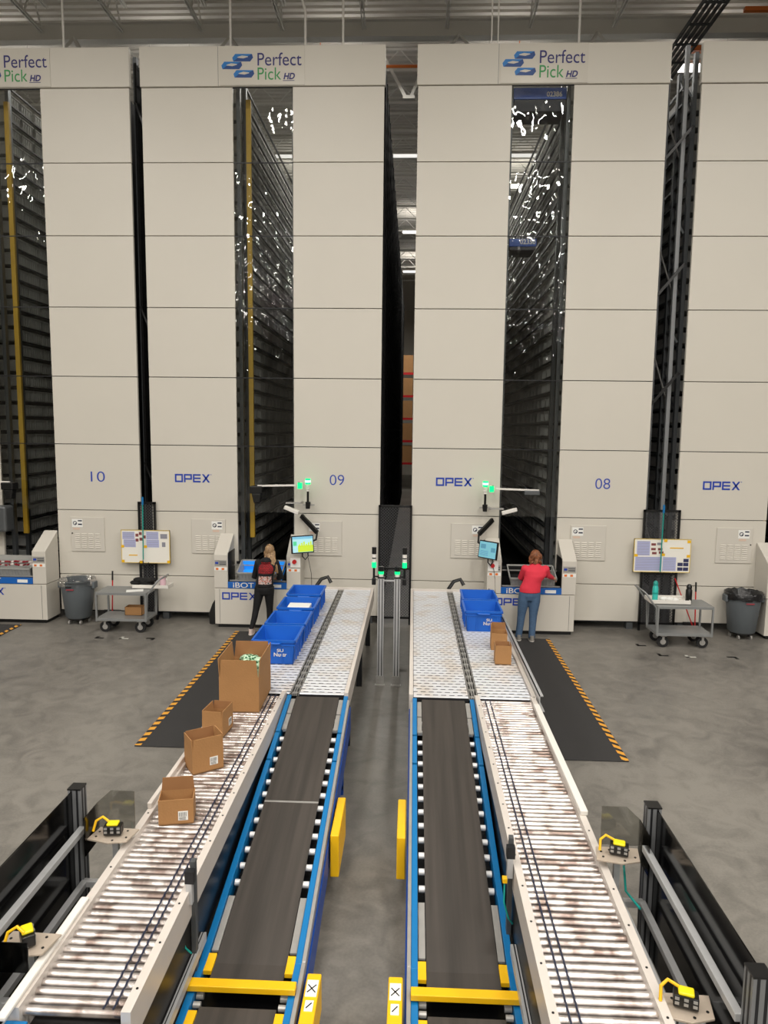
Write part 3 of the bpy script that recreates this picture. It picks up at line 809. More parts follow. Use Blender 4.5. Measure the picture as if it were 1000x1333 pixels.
# ------------------------------------------------------------------ conveyors
KZ = .9
def wide_section(x0, x1, xm, lb, side):
    ya, yb = 7.5, 12.62
    t = thing('transfer_conveyor', lb, 'conveyor', ((x0+x1)/2, 10, 0))
    rng = ((x0+.05, xm-.055), (xm+.055, x1-.05))
    for a, b in rng:
        G().box(a, b, ya, yb, KZ-.05, KZ-.01).build('slot_shade_plane', mat('slot_shade', srgb(20,20,24), .7), t)  # dark plane raised under the rows, painting in the slots' shade
        g = G(); yy = ya; r = 0
        while yy < yb-.03:   # low rounded rows of little rollers
            for k, (z0, z1_, h0, h1) in enumerate(((0,.01,-.009,-.002), (.01,.05,-.002,-.002), (.05,.057,-.002,-.009))):
                g.add([(a,yy+z0,KZ+h0),(b,yy+z0,KZ+h0),(b,yy+z1_,KZ+h1),(a,yy+z1_,KZ+h1)], [(0,1,2,3)])
            # webs joining neighbouring rows leave short dark slots
            xx = a+(.045 if r % 2 else 0)
            while xx < b:
                g.add([(xx,yy+.05,KZ-.005),(min(xx+.034,b),yy+.05,KZ-.005),(min(xx+.034,b),yy+.093,KZ-.005),(xx,yy+.093,KZ-.005)], [(0,1,2,3)])
                xx += .09
            yy += .089; r += 1
        g.build('roller_deck', WIDE, t, fix=False)
    # centre channel with chain
    g = G().box(xm-.055, xm+.055, ya, yb, KZ-.05, KZ-.03); g.build('centre_channel', BLACK, t)
    g = G()
    for dx in (-.045, -.012, .012, .045): g.box(xm+dx-.004, xm+dx+.004, ya, yb, KZ-.03, KZ+.002)
    yy = ya
    while yy < yb: g.box(xm-.03, xm+.03, yy, yy+.06, KZ-.03, KZ-.005); yy += .22
    g.build('centre_rails', GALV, t)
    # side rails
    for X, s in ((x0, -1), (x1, 1)):
        g = G(); g.box(min(X, X-s*.045), max(X, X-s*.045), ya-.02, yb+.04, KZ-.2, KZ+.03)
        g.build('side_rail', RAILW, t, bevel=.004)
    G().box(x0, x1, yb, yb+.05, KZ-.2, KZ+.035).build('end_rail', RAILW, t, bevel=.004)
    for Y0 in (8.2, 10.2, 12.2):
        for X in (x0+.08, x1-.08):
            G().box(X-.04, X+.04, Y0-.04, Y0+.04, 0, KZ-.2).build('leg', DARK, t)
        G().box(x0+.08, x1-.08, Y0-.03, Y0+.03, .3, .36).build('cross_member', DARK, t)
    G().box(x0+.06, x1-.06, ya+.1, yb-.1, KZ-.3, KZ-.1).build('drive_pan', DARK, t)
    return t
tl = wide_section(-1.985, -.665, -1.262, 'white slotted double lane transfer conveyor carrying four blue totes', 1)
tr = wide_section(-.0, 1.385, .705, 'white slotted double lane transfer conveyor carrying two blue totes and two cartons', 1)
# tall guide along the outside of the right section
g = G(); g.box(1.388, 1.398, 7.35, 12.5, KZ-.08, KZ+.1); g.box(1.388, 1.43, 7.35, 12.5, KZ+.09, KZ+.1); g.box(1.388, 1.45, 7.35, 12.5, KZ-.08, KZ-.07)
tag(g.build('side_guide', ALU, loc=(1.4, 9, KZ-.08)), 'bright metal side guide along the outer edge of the right transfer conveyor', 'guide')
# black handles of the drive at the far end
for X, lb in ((-1.62, 'left'), (.8, 'right')):
    g = G(); g.tube([(X-.12,12.7,KZ+.02),(X-.02,12.75,KZ+.16),(X+.1,12.75,KZ+.2),(X+.16,12.72,KZ+.1)], .035)
    tag(g.build('hand_scanner', BLACK, loc=(X,12.7,KZ), smooth=True), 'black hand scanner lying on the far end rail of the %s transfer conveyor' % lb, 'scanner')

def roller_lane(x0, x1, ya, yb, lb, taper=0, belts_left=False):
    """x0/x1 outer rails; rollers every 68 mm"""
    t = thing('roller_conveyor', lb, 'conveyor', ((x0+x1)/2, (ya+yb)/2, 0))
    f = lambda Y: (yb-Y)/(yb-ya)*taper
    def xr(Y): return x1-f(Y)
    rl = []
    PT = .0595
    yy = ya+.05
    inner = None
    while yy < yb-.03:
        g = G(); a, b = x0+.05, xr(yy)-.05
        g.cyl((a,yy,KZ-.026),(b,yy,KZ-.026),.0225,16)
        for k in ((.045,.05,.09,.095) if belts_left else ()):
            pass
        g.build('roller', ROLLER, t, smooth=True); yy += PT
    # drive cords
    side = (x0+.11, x0+.16) if belts_left else (xr(ya)-.16, xr(ya)-.11)
    for bx in side:
        g = G(); yy = ya+.05; pts = []
        while yy < yb-.05:
            pts += [(bx, yy, KZ+.0), (bx+.002, yy+.03, KZ-.004)]; yy += PT
        g.tube(pts, .0055, 6); g.build('drive_cord', mat('cord', srgb(28,36,60), .5), t)
    # rails
    for s, w_ in ((-1, .05), (1, .05)):
        def X(Y): return x0 if s < 0 else xr(Y)
        g = G()
        o1 = 0 if s < 0 else -w_
        for (q0, q1, zt) in ((ya, yb, KZ+.03),):
            a0, a1 = X(q0)+o1, X(q1)+o1
            g.hexa([(a0,q0,KZ-.16),(a0+w_,q0,KZ-.16),(a1+w_,q1,KZ-.16),(a1,q1,KZ-.16),(a0,q0,zt),(a0+w_,q0,zt),(a1+w_,q1,zt),(a1,q1,zt)])
        yy = ya+.15
        while yy < yb: g.cyl((X(yy)+o1+w_/2,yy,KZ+.0305),(X(yy)+o1+w_/2,yy,KZ+.033),.007,8,1); yy += .33
        g.build('side_rail', [RAILW, BLACK], t)
    G().box(x0+.05, xr(ya)-.05, ya, yb, KZ-.158, KZ-.14).build('drip_pan', mat('pan_dark', srgb(22,20,20), .6), t)
    # dark skirts and legs
    for X0 in (x0+.01, x1-.03-taper):
        G().box(X0, X0+.02, ya+.1, yb, KZ-.5, KZ-.16).build('skirt', BLACK, t)
    for Y0 in (ya+.3, (ya+yb)/2, yb-.3):
        for X0 in (x0+.06, xr(Y0)-.1): G().box(X0, X0+.05, Y0, Y0+.06, 0, KZ-.16).build('leg', BLUED, t)
        G().box(x0+.06, xr(Y0)-.06, Y0, Y0+.05, .3, .35).build('cross_member', BLUED, t)
    return t
L = roller_lane(-1.96, -1.347, 3.14, 7.5, 'steel roller conveyor on the left carrying four brown cartons')
# raised outer guard strips on the left lane
g = G(); g.box(-1.975, -1.925, 3.05, 3.95, KZ+.03, KZ+.055); g.build('guard_strip', WHITE, L, bevel=.008)
g = G(); g.box(-1.965, -1.93, 5.0, 6.9, KZ+.03, KZ+.075); g.build('guard_strip', RAILW, L, bevel=.006)
for X in (-1.97, -1.46): G().box(X, X+.11, 2.85, 3.13, KZ-.3, KZ-.03).build('end_bracket', BLUEF, L, bevel=.006)
Rr = roller_lane(.715, 1.37, 3.1, 7.5, 'steel roller conveyor on the right beside the black mat, empty', .045, True)
g = G(); g.box(1.3, 1.36, 5.1, 7.2, KZ+.03, KZ+.07); g.build('guard_strip', WHITE, Rr, bevel=.008)

def zb(Y):
    if Y > 4.2: return KZ-.02-.165*(7.46-Y)
    return zb(4.2001)-.03*(4.2-Y)
def belt_lane(b0, b1, inner, lb):
    """b0,b1: belt edges; inner: +1 when the walkway is on the +X side"""
    ya, yb = 2.5, 7.46
    t = thing('belt_conveyor', lb, 'conveyor', ((b0+b1)/2, 5, 0))
    def strip(x0, x1, dz0, dz1, y0, y1, mt, name, par=None, bev=0, xo=0):
        g = G(); ys = [y for y in (y0, 4.2, y1) if y0 <= y <= y1]; ys = sorted(set(ys))
        for p, q in zip(ys[:-1], ys[1:]):
            g.hexa([(x0,p,zb(p)+dz0),(x1,p,zb(p)+dz0),(x1,q,zb(q)+dz0),(x0,q,zb(q)+dz0),(x0,p,zb(p)+dz1),(x1,p,zb(p)+dz1),(x1,q,zb(q)+dz1),(x0,q,zb(q)+dz1)])
        return g.build(name, mt, par or t, bevel=bev)
    strip(b0, b1, -.012, 0, 4.0, yb, BELT, 'belt')
    strip(b0, b1, -.012, 0, ya, 3.86, BELT, 'belt')
    yj = 6.0 if inner > 0 else 1e9
    if inner > 0: strip(b0, b1, 0, .002, 5.75, 5.77, GALV, 'belt_lacing')
    strip(b0, b1, 0, .002, 3.5, 3.52, GALV, 'belt_lacing')
    strip(b0-.05, b1+.05, -.14, -.11, ya, yb, BLACK, 'under_pan')
    # rollers, ends showing beside the belt
    yy = 2.6
    while yy < 7.1:
        if not (3.8 < yy < 4.75):
            G().cyl((b0-.045,yy,zb(yy)-.038),(b1+.045,yy,zb(yy)-.038),.024,12).build('carrying_roller', mat('roller_white', srgb(225,225,225), .35, .3) if False else ROLLW, t, smooth=True)
        yy += .165
    for (p, q) in ((6.85, 7.12), (7.14, 7.42), (4.3, 4.75), (2.6, 3.6)):
        for X in (b0-.05, b1+.005): strip(X, X+.045, -.02, -.005, p, q, GALV, 'belt_guard')
    for (p, q) in ((4.12, 4.26), (3.72, 3.82)):
        for X in (b0-.055, b1+.002): strip(X, X+.053, -.015, .012, p, q, YEL, 'pinch_guard')
    for k in range(3):
        for X in (b0-.05, b1+.005): G().cyl((X,3.9+k*.07,zb(4)-.03),(X+.045,3.9+k*.07,zb(4)-.03),.02,10).build('return_roller', GALV, t)
    # blue side channels
    for s, X in ((-1, b0-.055), (1, b1+.055)):
        x_a, x_b = (X-.045, X) if s < 0 else (X, X+.045)
        if s == -inner or True:
            for p, q in ((ya, 6.3), (6.33, 6.75), (6.78, yb)) :
                strip(x_a, x_b, -.16, .018, p, q, BLUEF, 'side_channel', bev=.003)
    # outer bright cover on the walkway side
    X = b1+.10 if inner > 0 else b0-.10
    xo = (X, X+.026) if inner > 0 else (X-.026, X)
    strip(xo[0], xo[1], -.05, .03, ya, yb-.1, GALV, 'cover_rail', bev=.004)
    xs = xo[1] if inner > 0 else xo[0]-.012
    strip(xs, xs+.012, -.3, -.05, ya+.3, yb-.1, BLUED, 'side_plate')
    # legs
    for Y0 in (3.0, 4.6, 5.9, 7.0):
        for X in (b0-.095, b1+.05): G().box(X, X+.045, Y0, Y0+.05, 0, zb(Y0)-.12).build('leg', BLUED, t)
        G().box(b0-.095, b1+.095, Y0, Y0+.05, .06, .1).build('cross_member', BLUED, t)
    # yellow cross bar
    a, b = b0-.1, b1+.1
    G().box(a, b, 3.93, 4.0, zb(4)+.03, zb(4)+.07).build('cross_bar', YEL, t, bevel=.004)
    # yellow drive guards hanging outside
    s = inner; xe = (b1 if s > 0 else b0)
    def yb_box(y0, y1, z0, z1, w_, name):
        q0, q1 = sorted((xe+s*.15, xe+s*(.15+w_)))
        return G().box(q0, q1, y0, y1, z0, z1).build(name, YEL, t, bevel=.008)
    yb_box(5.35, 5.95, zb(5.6)-.38, zb(5.6)-.02, .07, 'chain_guard')
    gd = yb_box(3.72, 4.12, zb(4)-.22, zb(4)+.03, .09, 'drive_guard')
    q0, q1 = sorted((xe+s*.16, xe+s*.23))
    g = G(); g.box(q0, q1, 3.93, 4.06, zb(4)+.03, zb(4)+.034, 0); g.box(q0+.01, q1-.01, 3.82, 3.9, zb(4)+.03, zb(4)+.034, 0)
    g.bar((q0+.01,3.96,zb(4)+.036),(q1-.01,4.02,zb(4)+.036),.006,.003,1); g.bar((q1-.01,3.96,zb(4)+.036),(q0+.01,4.02,zb(4)+.036),.006,.003,1); g.bar((q0+.02,3.84,zb(4)+.036),(q1-.02,3.88,zb(4)+.036),.006,.003,1)
    g.build('warning_label', [PAPER, BLACK], gd)
    return t
ROLLW = mat('roller_white', srgb(228,228,228), .35, .2)
belt_lane(-1.232, -.765, 1, 'dark belt conveyor with blue sides, left of the central walkway')
belt_lane(.14, .605, -1, 'dark belt conveyor with blue sides, right of the central walkway')
# lower channel between lanes
for x0, lb in ((-1.285+.02, 'left'), (.60, 'right')): pass

# ------------------------------------------------------------------ blue totes
def tote():
    t = thing('blue_tote', '', 'tote', (0,0,0), None)
    g = tote_g(.53, .66, .31, .014)
    for k in (-.2, -.1, .1, .2): g.box(k-.006, k+.006, -.325, -.3, .03, .25)
    for s in (-1, 1):
        for k in (-.22, -.08, .08, .22): g.box(s*.262-.008, s*.262+.008, k-.006, k+.006, .04, .26)
    g.box(-.265,.265,-.337,-.31,.24,.255)
    g.build('tub', TOTEB, t)
    for s in (-1, 1):
        g = G(); g.tube([(-.09,s*.335,.27),(-.08,s*.365,.275),(.08,s*.365,.275),(.09,s*.335,.27)], .012); g.build('handle', TOTEB, t)
    return t
tp = tote()
def place_tote(first, x, y, lb, rz=0):
    if first: tp.location = (x, y, KZ); tp['label'] = lb; tp.rotation_euler = (0,0,rz); return tp
    return dup(tp, (x, y, KZ), rz, lb)
Tfront = place_tote(True, -1.675, 8.76, 'blue tote with white lettering, nearest of four on the left conveyor')
T = []
for x, y, lb in ((-1.67, 9.52, 'empty blue tote, second nearest of four on the left conveyor'), (-1.67, 10.37, 'blue tote holding a white parcel, third of four on the left conveyor'), (-1.68, 11.22, 'empty blue tote, farthest of four on the left conveyor'), (1.08, 11.13, 'blue tote, farther of the two on the right conveyor')):
    T.append(dup(tp, (x, y, KZ), 0, lb))
Tr = dup(tp, (1.06, 10.39, KZ), 0, 'blue tote with white lettering, nearer of the two on the right conveyor')
for o in [tp]+T+[Tr]: o['group'] = 'blue totes on the transfer conveyors'
def tote_print(t, l1, l2):
    lx, ly, lz = t.location
    g = G(); text_geo(g, l1, lx+.04, lx+.12, lz+.16, lz+.2, ly-.322, th=.004, bold=.02); text_geo(g, l2, lx-.0, lx+.16, lz+.1, lz+.15, ly-.314, th=.004, bold=.02)
    g.build('printed_lettering', WHITE, t, fix=False)
tote_print(Tfront, 'SU', 'Nuttr'); tote_print(Tr, 'SU', 'Nuttr')
g = G().box(-1.83, -1.5, 10.25, 10.5, 1.07, 1.17)
tag(g.build('parcel', PAPER, loc=(-1.67,10.37,1.07), bevel=.01), 'flat white parcel lying inside the third blue tote on the left', 'parcel')
g = G().box(-1.86, -1.49, 10.12, 10.62, .92, 1.07); tag(g.build('parcel', mat('parcel_grey', srgb(170,172,176), .7), loc=(-1.67,10.37,.92), bevel=.01), 'grey parcel under the white parcel in the third blue tote', 'parcel')

# ------------------------------------------------------------------ cardboard boxes
def carton(cx, cy, lx, ly, h, flap, rz, lb, open_=True, label=None, vflap=(0,0,0,0), z0=KZ):
    t = thing('carton', lb, 'carton', (cx, cy, z0), 'brown cartons on the roller conveyors')
    th = .006
    Mx = Matrix.Translation((cx, cy, z0)) @ Matrix.Rotation(rz, 4, 'Z')
    a, b = lx/2, ly/2
    g = G(); g.box(-a,a,-b,b,.001,.008,0)
    g.box(-a,a,-b,-b+th,.0,h,0); g.box(-a,a,b-th,b,0,h,0); g.box(-a,-a+th,-b+th,b-th,0,h,0); g.box(a-th,a,-b+th,b-th,0,h,0)
    g.xform(Mx).build('body', CARD, t)
    # flaps nearly upright: each leans by vflap degrees
    for i, lean in enumerate(vflap):
        if lean is None: continue
        s = math.sin(math.radians(lean)); c = math.cos(math.radians(lean)); F_ = flap
        if F_ <= 0: continue
        g = G(); sm = max(.004, flap*.05)
        if i == 0: g.hexa([(-a+sm,-b,h),(a-sm,-b,h),(a-sm,-b+th,h),(-a+sm,-b+th,h),(-a+sm*3,-b-s*F_,h+c*F_),(a-sm*3,-b-s*F_,h+c*F_),(a-sm*3,-b-s*F_+th,h+c*F_),(-a+sm*3,-b-s*F_+th,h+c*F_)])
        if i == 1: g.hexa([(-a+sm,b-th,h),(a-sm,b-th,h),(a-sm,b,h),(-a+sm,b,h),(-a+sm*3,b-th+s*F_,h+c*F_),(a-sm*3,b-th+s*F_,h+c*F_),(a-sm*3,b+s*F_,h+c*F_),(-a+sm*3,b+s*F_,h+c*F_)])
        if i == 2: g.hexa([(-a,-b+sm,h),(-a+th,-b+sm,h),(-a+th,b-sm,h),(-a,b-sm,h),(-a-s*F_,-b+sm*3,h+c*F_),(-a-s*F_+th,-b+sm*3,h+c*F_),(-a-s*F_+th,b-sm*3,h+c*F_),(-a-s*F_,b-sm*3,h+c*F_)])
        if i == 3: g.hexa([(a-th,-b+sm,h),(a,-b+sm,h),(a,b-sm,h),(a-th,b-sm,h),(a-th+s*F_,-b+sm*3,h+c*F_),(a+s*F_,-b+sm*3,h+c*F_),(a+s*F_,b-sm*3,h+c*F_),(a-th+s*F_,b-sm*3,h+c*F_)])
        g.xform(Mx).build('flap', CARDI if i == 1 else CARD, t)
    if label:
        u, v, face = label; g = G()
        if face == 'f':
            g.box(u-.035,u+.035,-b-.002,-b,v,v+.07,0)
            for k in range(7): g.box(u-.028+k*.008, u-.025+k*.008, -b-.003, -b-.002, v+.03, v+.062, 1)
            for k in range(3): g.box(u-.028, u+.02, -b-.003, -b-.002, v+.006+k*.008, v+.009+k*.008, 1)
        else:
            g.box(a,a+.002,u-.035,u+.035,v,v+.07,0)
            for k in range(7): g.box(a+.002,a+.003,u-.028+k*.008, u-.025+k*.008, v+.03, v+.062, 1)
            for k in range(3): g.box(a+.002,a+.003,u-.028, u+.02, v+.006+k*.008, v+.009+k*.008, 1)
        g.xform(Mx).build('shipping_label', [PAPER, BLACK], t)
    return t
carton(-1.745, 7.27, .41, .66, .37, .18, math.radians(1), 'largest brown carton, tall with raised flaps, between the totes and the smaller cartons', vflap=(2,1,5,3))
carton(-1.83, 6.47, .2, .28, .17, .08, math.radians(-6), 'smallest brown carton just below the largest one on the left conveyor', label=(.06,.05,'s'), vflap=(1,1,2,1))
carton(-1.755, 5.76, .27, .22, .21, .09, math.radians(35), 'open brown carton turned cornerwise on the left rollers', label=(.05,.05,'f'), vflap=(2,1,3,1))
carton(-1.71, 4.93, .25, .16, .19, .1, math.radians(12), 'nearest brown carton on the left rollers, with one tall raised flap', label=(.05,.03,'f'), vflap=(None,0,None,None))
carton(1.17, 8.74, .2, .2, .17, .07, math.radians(-2), 'brown carton, nearer of two behind each other on the right conveyor', vflap=(1,1,1,1))
carton(1.19, 9.33, .21, .24, .23, .09, math.radians(-3), 'brown carton, farther of two, against the right blue tote', vflap=(None,1,2,None))
# contents of the largest box
g = G(); random.seed(3)
for i in range(9): g.ball((-1.72+random.uniform(-.1,.12), 7.42+random.uniform(-.1,.14), 1.27+random.uniform(-.02,.04)), .06, .05, .035, n=9, k=6)
gm = bpy.data.materials.new('green_wrap'); gm.use_nodes = True; nt = gm.node_tree
vo = nt.nodes.new('ShaderNodeTexVoronoi'); vo.inputs['Scale'].default_value = 30; tcn = nt.nodes.new('ShaderNodeTexCoord'); nt.links.new(tcn.outputs['Object'], vo.inputs['Vector'])
rr = nt.nodes.new('ShaderNodeValToRGB'); rr.color_ramp.elements[0].color = srgb(10,90,50); rr.color_ramp.elements[0].position = .3; rr.color_ramp.elements[1].color = srgb(190,220,190); rr.color_ramp.elements[1].position = .55
nt.links.new(vo.outputs['Distance'], rr.inputs[0]); nt.links.new(rr.outputs[0], nt.nodes['Principled BSDF'].inputs['Base Color']); nt.nodes['Principled BSDF'].inputs['Roughness'].default_value = .3
g.box(-1.85,-1.6,7.25,7.55,1.0,1.27)
tag(g.build('wrapped_goods', gm, loc=(-1.72,7.42,1.0), smooth=True), 'green and white wrapped goods showing in the largest carton', 'package')
g = G().ball((-1.86, 7.33, 1.27), .06, .05, .04)
tag(g.build('bag', mat('peach', srgb(222,170,130), .6), loc=(-1.86,7.33,1.2), smooth=True), 'small peach coloured bag beside the green goods in the largest carton', 'bag')

# ------------------------------------------------------------------ mats
def floor_mat_thing(x0, x1, y0, y1, edge, lb):
    t = thing('floor_mat', lb, 'mat', ((x0+x1)/2, (y0+y1)/2, 0))
    G().box(x0, x1, y0, y1, .001, .014).build('mat_body', MATM, t, bevel=.004)
    a, b = (x0, x0+.075) if edge < 0 else (x1-.075, x1)
    m = bpy.data.materials.new('hazard_stripes'); m.use_nodes = True; nt = m.node_tree
    tc = nt.nodes.new('ShaderNodeTexCoord'); se = nt.nodes.new('ShaderNodeSeparateXYZ'); nt.links.new(tc.outputs['Object'], se.inputs[0])
    c = nt.nodes.new('ShaderNodeMath'); c.operation = 'MULTIPLY_ADD'; c.inputs[1].default_value = .9 if edge > 0 else -.3; nt.links.new(se.outputs[0], c.inputs[0]); nt.links.new(se.outputs[1], c.inputs[2])
    d = nt.nodes.new('ShaderNodeMath'); d.operation = 'MULTIPLY'; d.inputs[1].default_value = 6.2; nt.links.new(c.outputs[0], d.inputs[0])
    e = nt.nodes.new('ShaderNodeMath'); e.operation = 'FRACT'; nt.links.new(d.outputs[0], e.inputs[0])
    f = nt.nodes.new('ShaderNodeMath'); f.operation = 'GREATER_THAN'; f.inputs[1].default_value = .45; nt.links.new(e.outputs[0], f.inputs[0])
    mx = nt.nodes.new('ShaderNodeMix'); mx.data_type = 'RGBA'; mx.inputs[6].default_value = srgb(40,38,38); mx.inputs[7].default_value = srgb(222,158,52)
    nt.links.new(f.outputs[0], mx.inputs[0]); nt.links.new(mx.outputs[2], nt.nodes['Principled BSDF'].inputs['Base Color']); nt.nodes['Principled BSDF'].inputs['Roughness'].default_value = .7
    G().box(a, b, y0+.01, y1-.01, .0145, .016).build('hazard_edge', m, t)
floor_mat_thing(-3.27, -2.36, 7.98, 12.85, -1, 'black floor mat with a striped outer edge behind the left conveyor')
floor_mat_thing(1.6, 2.56, 7.95, 12.8, 1, 'black floor mat with a striped outer edge right of the right conveyor')
floor_mat_thing(-8.5, -7.42, 8.2, 12.95, 1, 'black floor mat corner at the left edge below the station')

# floor tape marks
TAPEW = mat('tape_white', srgb(200,198,190), .6)
def tape(x, y, r, mt, lb, L_=.16):
    g = G().box(-L_/2, L_/2, -.025, .025, .001, .003); g.box(-L_/2, -L_/2+.05, -.025, .1, .001, .003)
    g.xform(Matrix.Translation((x,y,0)) @ Matrix.Rotation(r,4,'Z')); tag(g.build('floor_tape', mt, loc=(x,y,0)), lb, 'tape')
tape(-5.6, 12.25, 0, BLACK, 'black tape corner on the floor left of the left cart'); tape(-4.68, 12.3, PI, BLACK, 'black tape corner on the floor right of the left cart')
tape(-5.15, 12.25, 0, TAPEW, 'short white tape mark on the floor under the left cart'); tape(4.15, 12.55, 0, BLACK, 'black tape corner on the floor left of the right cart')
tape(4.35, 12.0, 0, BLACK, 'black tape mark on the floor in front of the right cart'); tape(4.8, 11.95, 0, TAPEW, 'short white tape mark on the floor in front of the right cart'); tape(5.5, 12.0, PI, BLACK, 'black tape corner on the floor right of the right cart')

# ------------------------------------------------------------------ trash cans
def can(x, y, lb, liner):
    t = thing('trash_can', lb, 'trash can', (x, y, 0))
    R0, R1, z0, z1 = .24, .31, .12, .86
    g = G(); n = 32
    pr = [(R0-.02,z0),(R0,z0+.02),(R0+(R1-R0)*.9,z1-.12),(R1-.005,z1-.12),(R1-.005,z1-.03),(R1+.015,z1-.03),(R1+.015,z1),(R1-.01,z1),(R1-.02,z1-.05),(R0-.02,z0+.03)]
    vs = [(x+r*math.cos(2*PI*k/n), y+r*math.sin(2*PI*k/n), z) for r, z in pr for k in range(n)]
    fs = [(i*n+k, i*n+(k+1) % n, (i+1)*n+(k+1) % n, (i+1)*n+k) for i in range(len(pr)-1) for k in range(n)]+[tuple(range(n)), tuple(range((len(pr)-1)*n, len(pr)*n))]
    g.add(vs, fs); g.build('barrel', TRASHG, t, smooth=True)
    for s in (-1, 1):
        g = G(); g.box(x+s*(R1+.02)-.03, x+s*(R1+.02)+.03, y-.08, y+.08, z1-.17, z1-.04); g.build('handle', TRASHG, t, bevel=.015)
    # crumpled liner over the rim
    g = G(); vs = []; rows = [(R1-.08, z1-.2), (R1-.03, z1-.02), (R1+.01, z1+.02), (R1+.024, z1-.01), (R1+.026, z1-.1)]
    for j, (r, z) in enumerate(rows):
        for k in range(n*2):
            a = PI*k/n; q = noise.noise(Vector((math.cos(a)*5, math.sin(a)*5, j*1.3+x)))
            vs.append((x+(r+.008*q)*math.cos(a), y+(r+.008*q)*math.sin(a), z+.03*q))
    m2 = n*2
    g.add(vs, [(i*m2+k, i*m2+(k+1) % m2, (i+1)*m2+(k+1) % m2, (i+1)*m2+k) for i in range(4) for k in range(m2)])
    g.build('bin_liner', liner, t, smooth=True, fix=False)
    g = G().cyl((x,y,.09),(x,y,.12),.2,24); g.build('dolly', BLACK, t)
    for k in range(5):
        a = 2*PI*k/5+.3; G().cyl((x+.19*math.cos(a)-.012,y+.19*math.sin(a),.04),(x+.19*math.cos(a)+.012,y+.19*math.sin(a),.04),.04,12).build('caster', GALV, t)
    g = G().box(x-.1, x+.02, y-R1-.008, y-R1+.02, z1-.11, z1-.09); g.box(x-.08,x+.06,y-R1-.008,y-R1+.02,z1-.16,z1-.14,1); g.build('emblem', [BLACK, mat('emblem_red', srgb(150,60,70), .5)], t)
can(-6.44, 13.24, 'grey round trash can with a clear liner beside the left cart', BAGCL)
can(6.2, 13.23, 'grey round trash can with a black liner beside the right cart', mat('black_bag', srgb(24,24,26), .3, bump=.5, bscale=20))

# ------------------------------------------------------------------ carts
def cart(x0, x1, y0, y1, lb, hs):
    """hs: side of the handle, +1 right"""
    t = thing('utility_cart', lb, 'cart', ((x0+x1)/2, (y0+y1)/2, 0))
    for z, nm in ((.76, 'top_shelf'), (.27, 'bottom_shelf')):
        g = G(); g.box(x0, x1, y0, y1, z-.01, z, 0); 
        for a in ((x0,x1,y0-.004,y0+.004),(x0,x1,y1-.004,y1+.004),(x0-.004,x0+.004,y0,y1),(x1-.004,x1+.004,y0,y1)): g.box(a[0],a[1],a[2],a[3],z-.045,z+.003)
        g.build(nm, CARTG, t, bevel=.002)
    for X in (x0+.01, x1-.01):
        for Y0 in (y0+.01, y1-.01): G().bar((X,Y0,.22),(X,Y0,.75),.03,.03).build('leg', CARTG, t)
    X = x1 if hs > 0 else x0
    g = G(); g.tube([(X, y0+.02, .25), (X+hs*.02, y0+.02, .72), (X+hs*.22, y0+.02, .99), (X+hs*.26, y0+.06, 1.02), (X+hs*.26, y1-.06, 1.02), (X+hs*.22, y1-.02, .99), (X+hs*.02, y1-.02, .72), (X, y1-.02, .25)], .016, 10)
    g.build('push_handle', CARTG, t, smooth=True)
    for X in (x0+.14, x1-.14):
        for Y0 in (y0+.08, y1-.08):
            wg = G(); wg.cyl((X-.022,Y0,.1),(X+.022,Y0,.1),.1,20)
            # wheels face the camera side-on like the photo: axle turned
            wg = G(); wg.cyl((X,Y0-.022,.1),(X,Y0+.022,.1),.1,20)
            w_ = wg.build('wheel', RUBBER, t, smooth=True)
            G().cyl((X,Y0-.025,.1),(X,Y0+.025,.1),.05,16).build('hub', GALV, w_, smooth=True)
            g = G(); g.box(X-.02,X+.02,Y0-.035,Y0-.028,.08,.2); g.box(X-.02,X+.02,Y0+.028,Y0+.035,.08,.2); g.box(X-.045,X+.045,Y0-.04,Y0+.04,.2,.225); g.build('caster_fork', GALV, w_)
    return t
cart(-5.8, -4.86, 12.58, 13.12, 'grey two shelf utility cart with black cloth on it, handle at its right', 1)
cart(4.36, 5.33, 12.42, 12.98, 'grey two shelf utility cart with two drink bottles on it, handle at its left', -1)

# things on the left cart
g = G().box(-5.28,-4.98,12.66,12.86,.764,.768).xform(Matrix.Translation((-5.13,12.76,0)) @ Matrix.Rotation(.35,4,'Z') @ Matrix.Translation((5.13,-12.76,0)))
tag(g.build('paper_sheet', PAPER, loc=(-5.13,12.76,.764)), 'white paper sheet lying on the left cart in front of the black cloth', 'paper')
def tray(x0,x1,y0,y1,z,lb):
    g = G(); g.box(x0,x1,y0,y1,z,z+.008)
    for a in ((x0,x1,y0,y0+.01),(x0,x1,y1-.01,y1),(x0,x0+.01,y0,y1),(x1-.01,x1,y0,y1)): g.box(*a,z,z+.07)
    tag(g.build('tray', WHITE, loc=((x0+x1)/2,(y0+y1)/2,z), bevel=.003), lb, 'tray')
tray(-5.25,-4.55,12.92,13.2,.77,'white shallow tray at the back of the left cart holding black cloth')
tray(4.28,4.98,12.55,12.95,.77,'white shallow tray on the right cart under the bottles')
g = G(); random.seed(5)
for i in range(9): g.ball((-5.05+random.uniform(-.16,.16), 13.05+random.uniform(-.07,.07), .86+random.uniform(-.02,.06)), random.uniform(.07,.12), .07, .05, n=10, k=6)
tag(g.build('black_cloth', MATT, loc=(-5.05,13.05,.8), smooth=True), 'crumpled black cloth heaped on the white tray of the left cart', 'cloth')
t = thing('mug', 'pink and white mug on the left cart beside the black cloth', 'mug', (-4.7,13.05,.78))
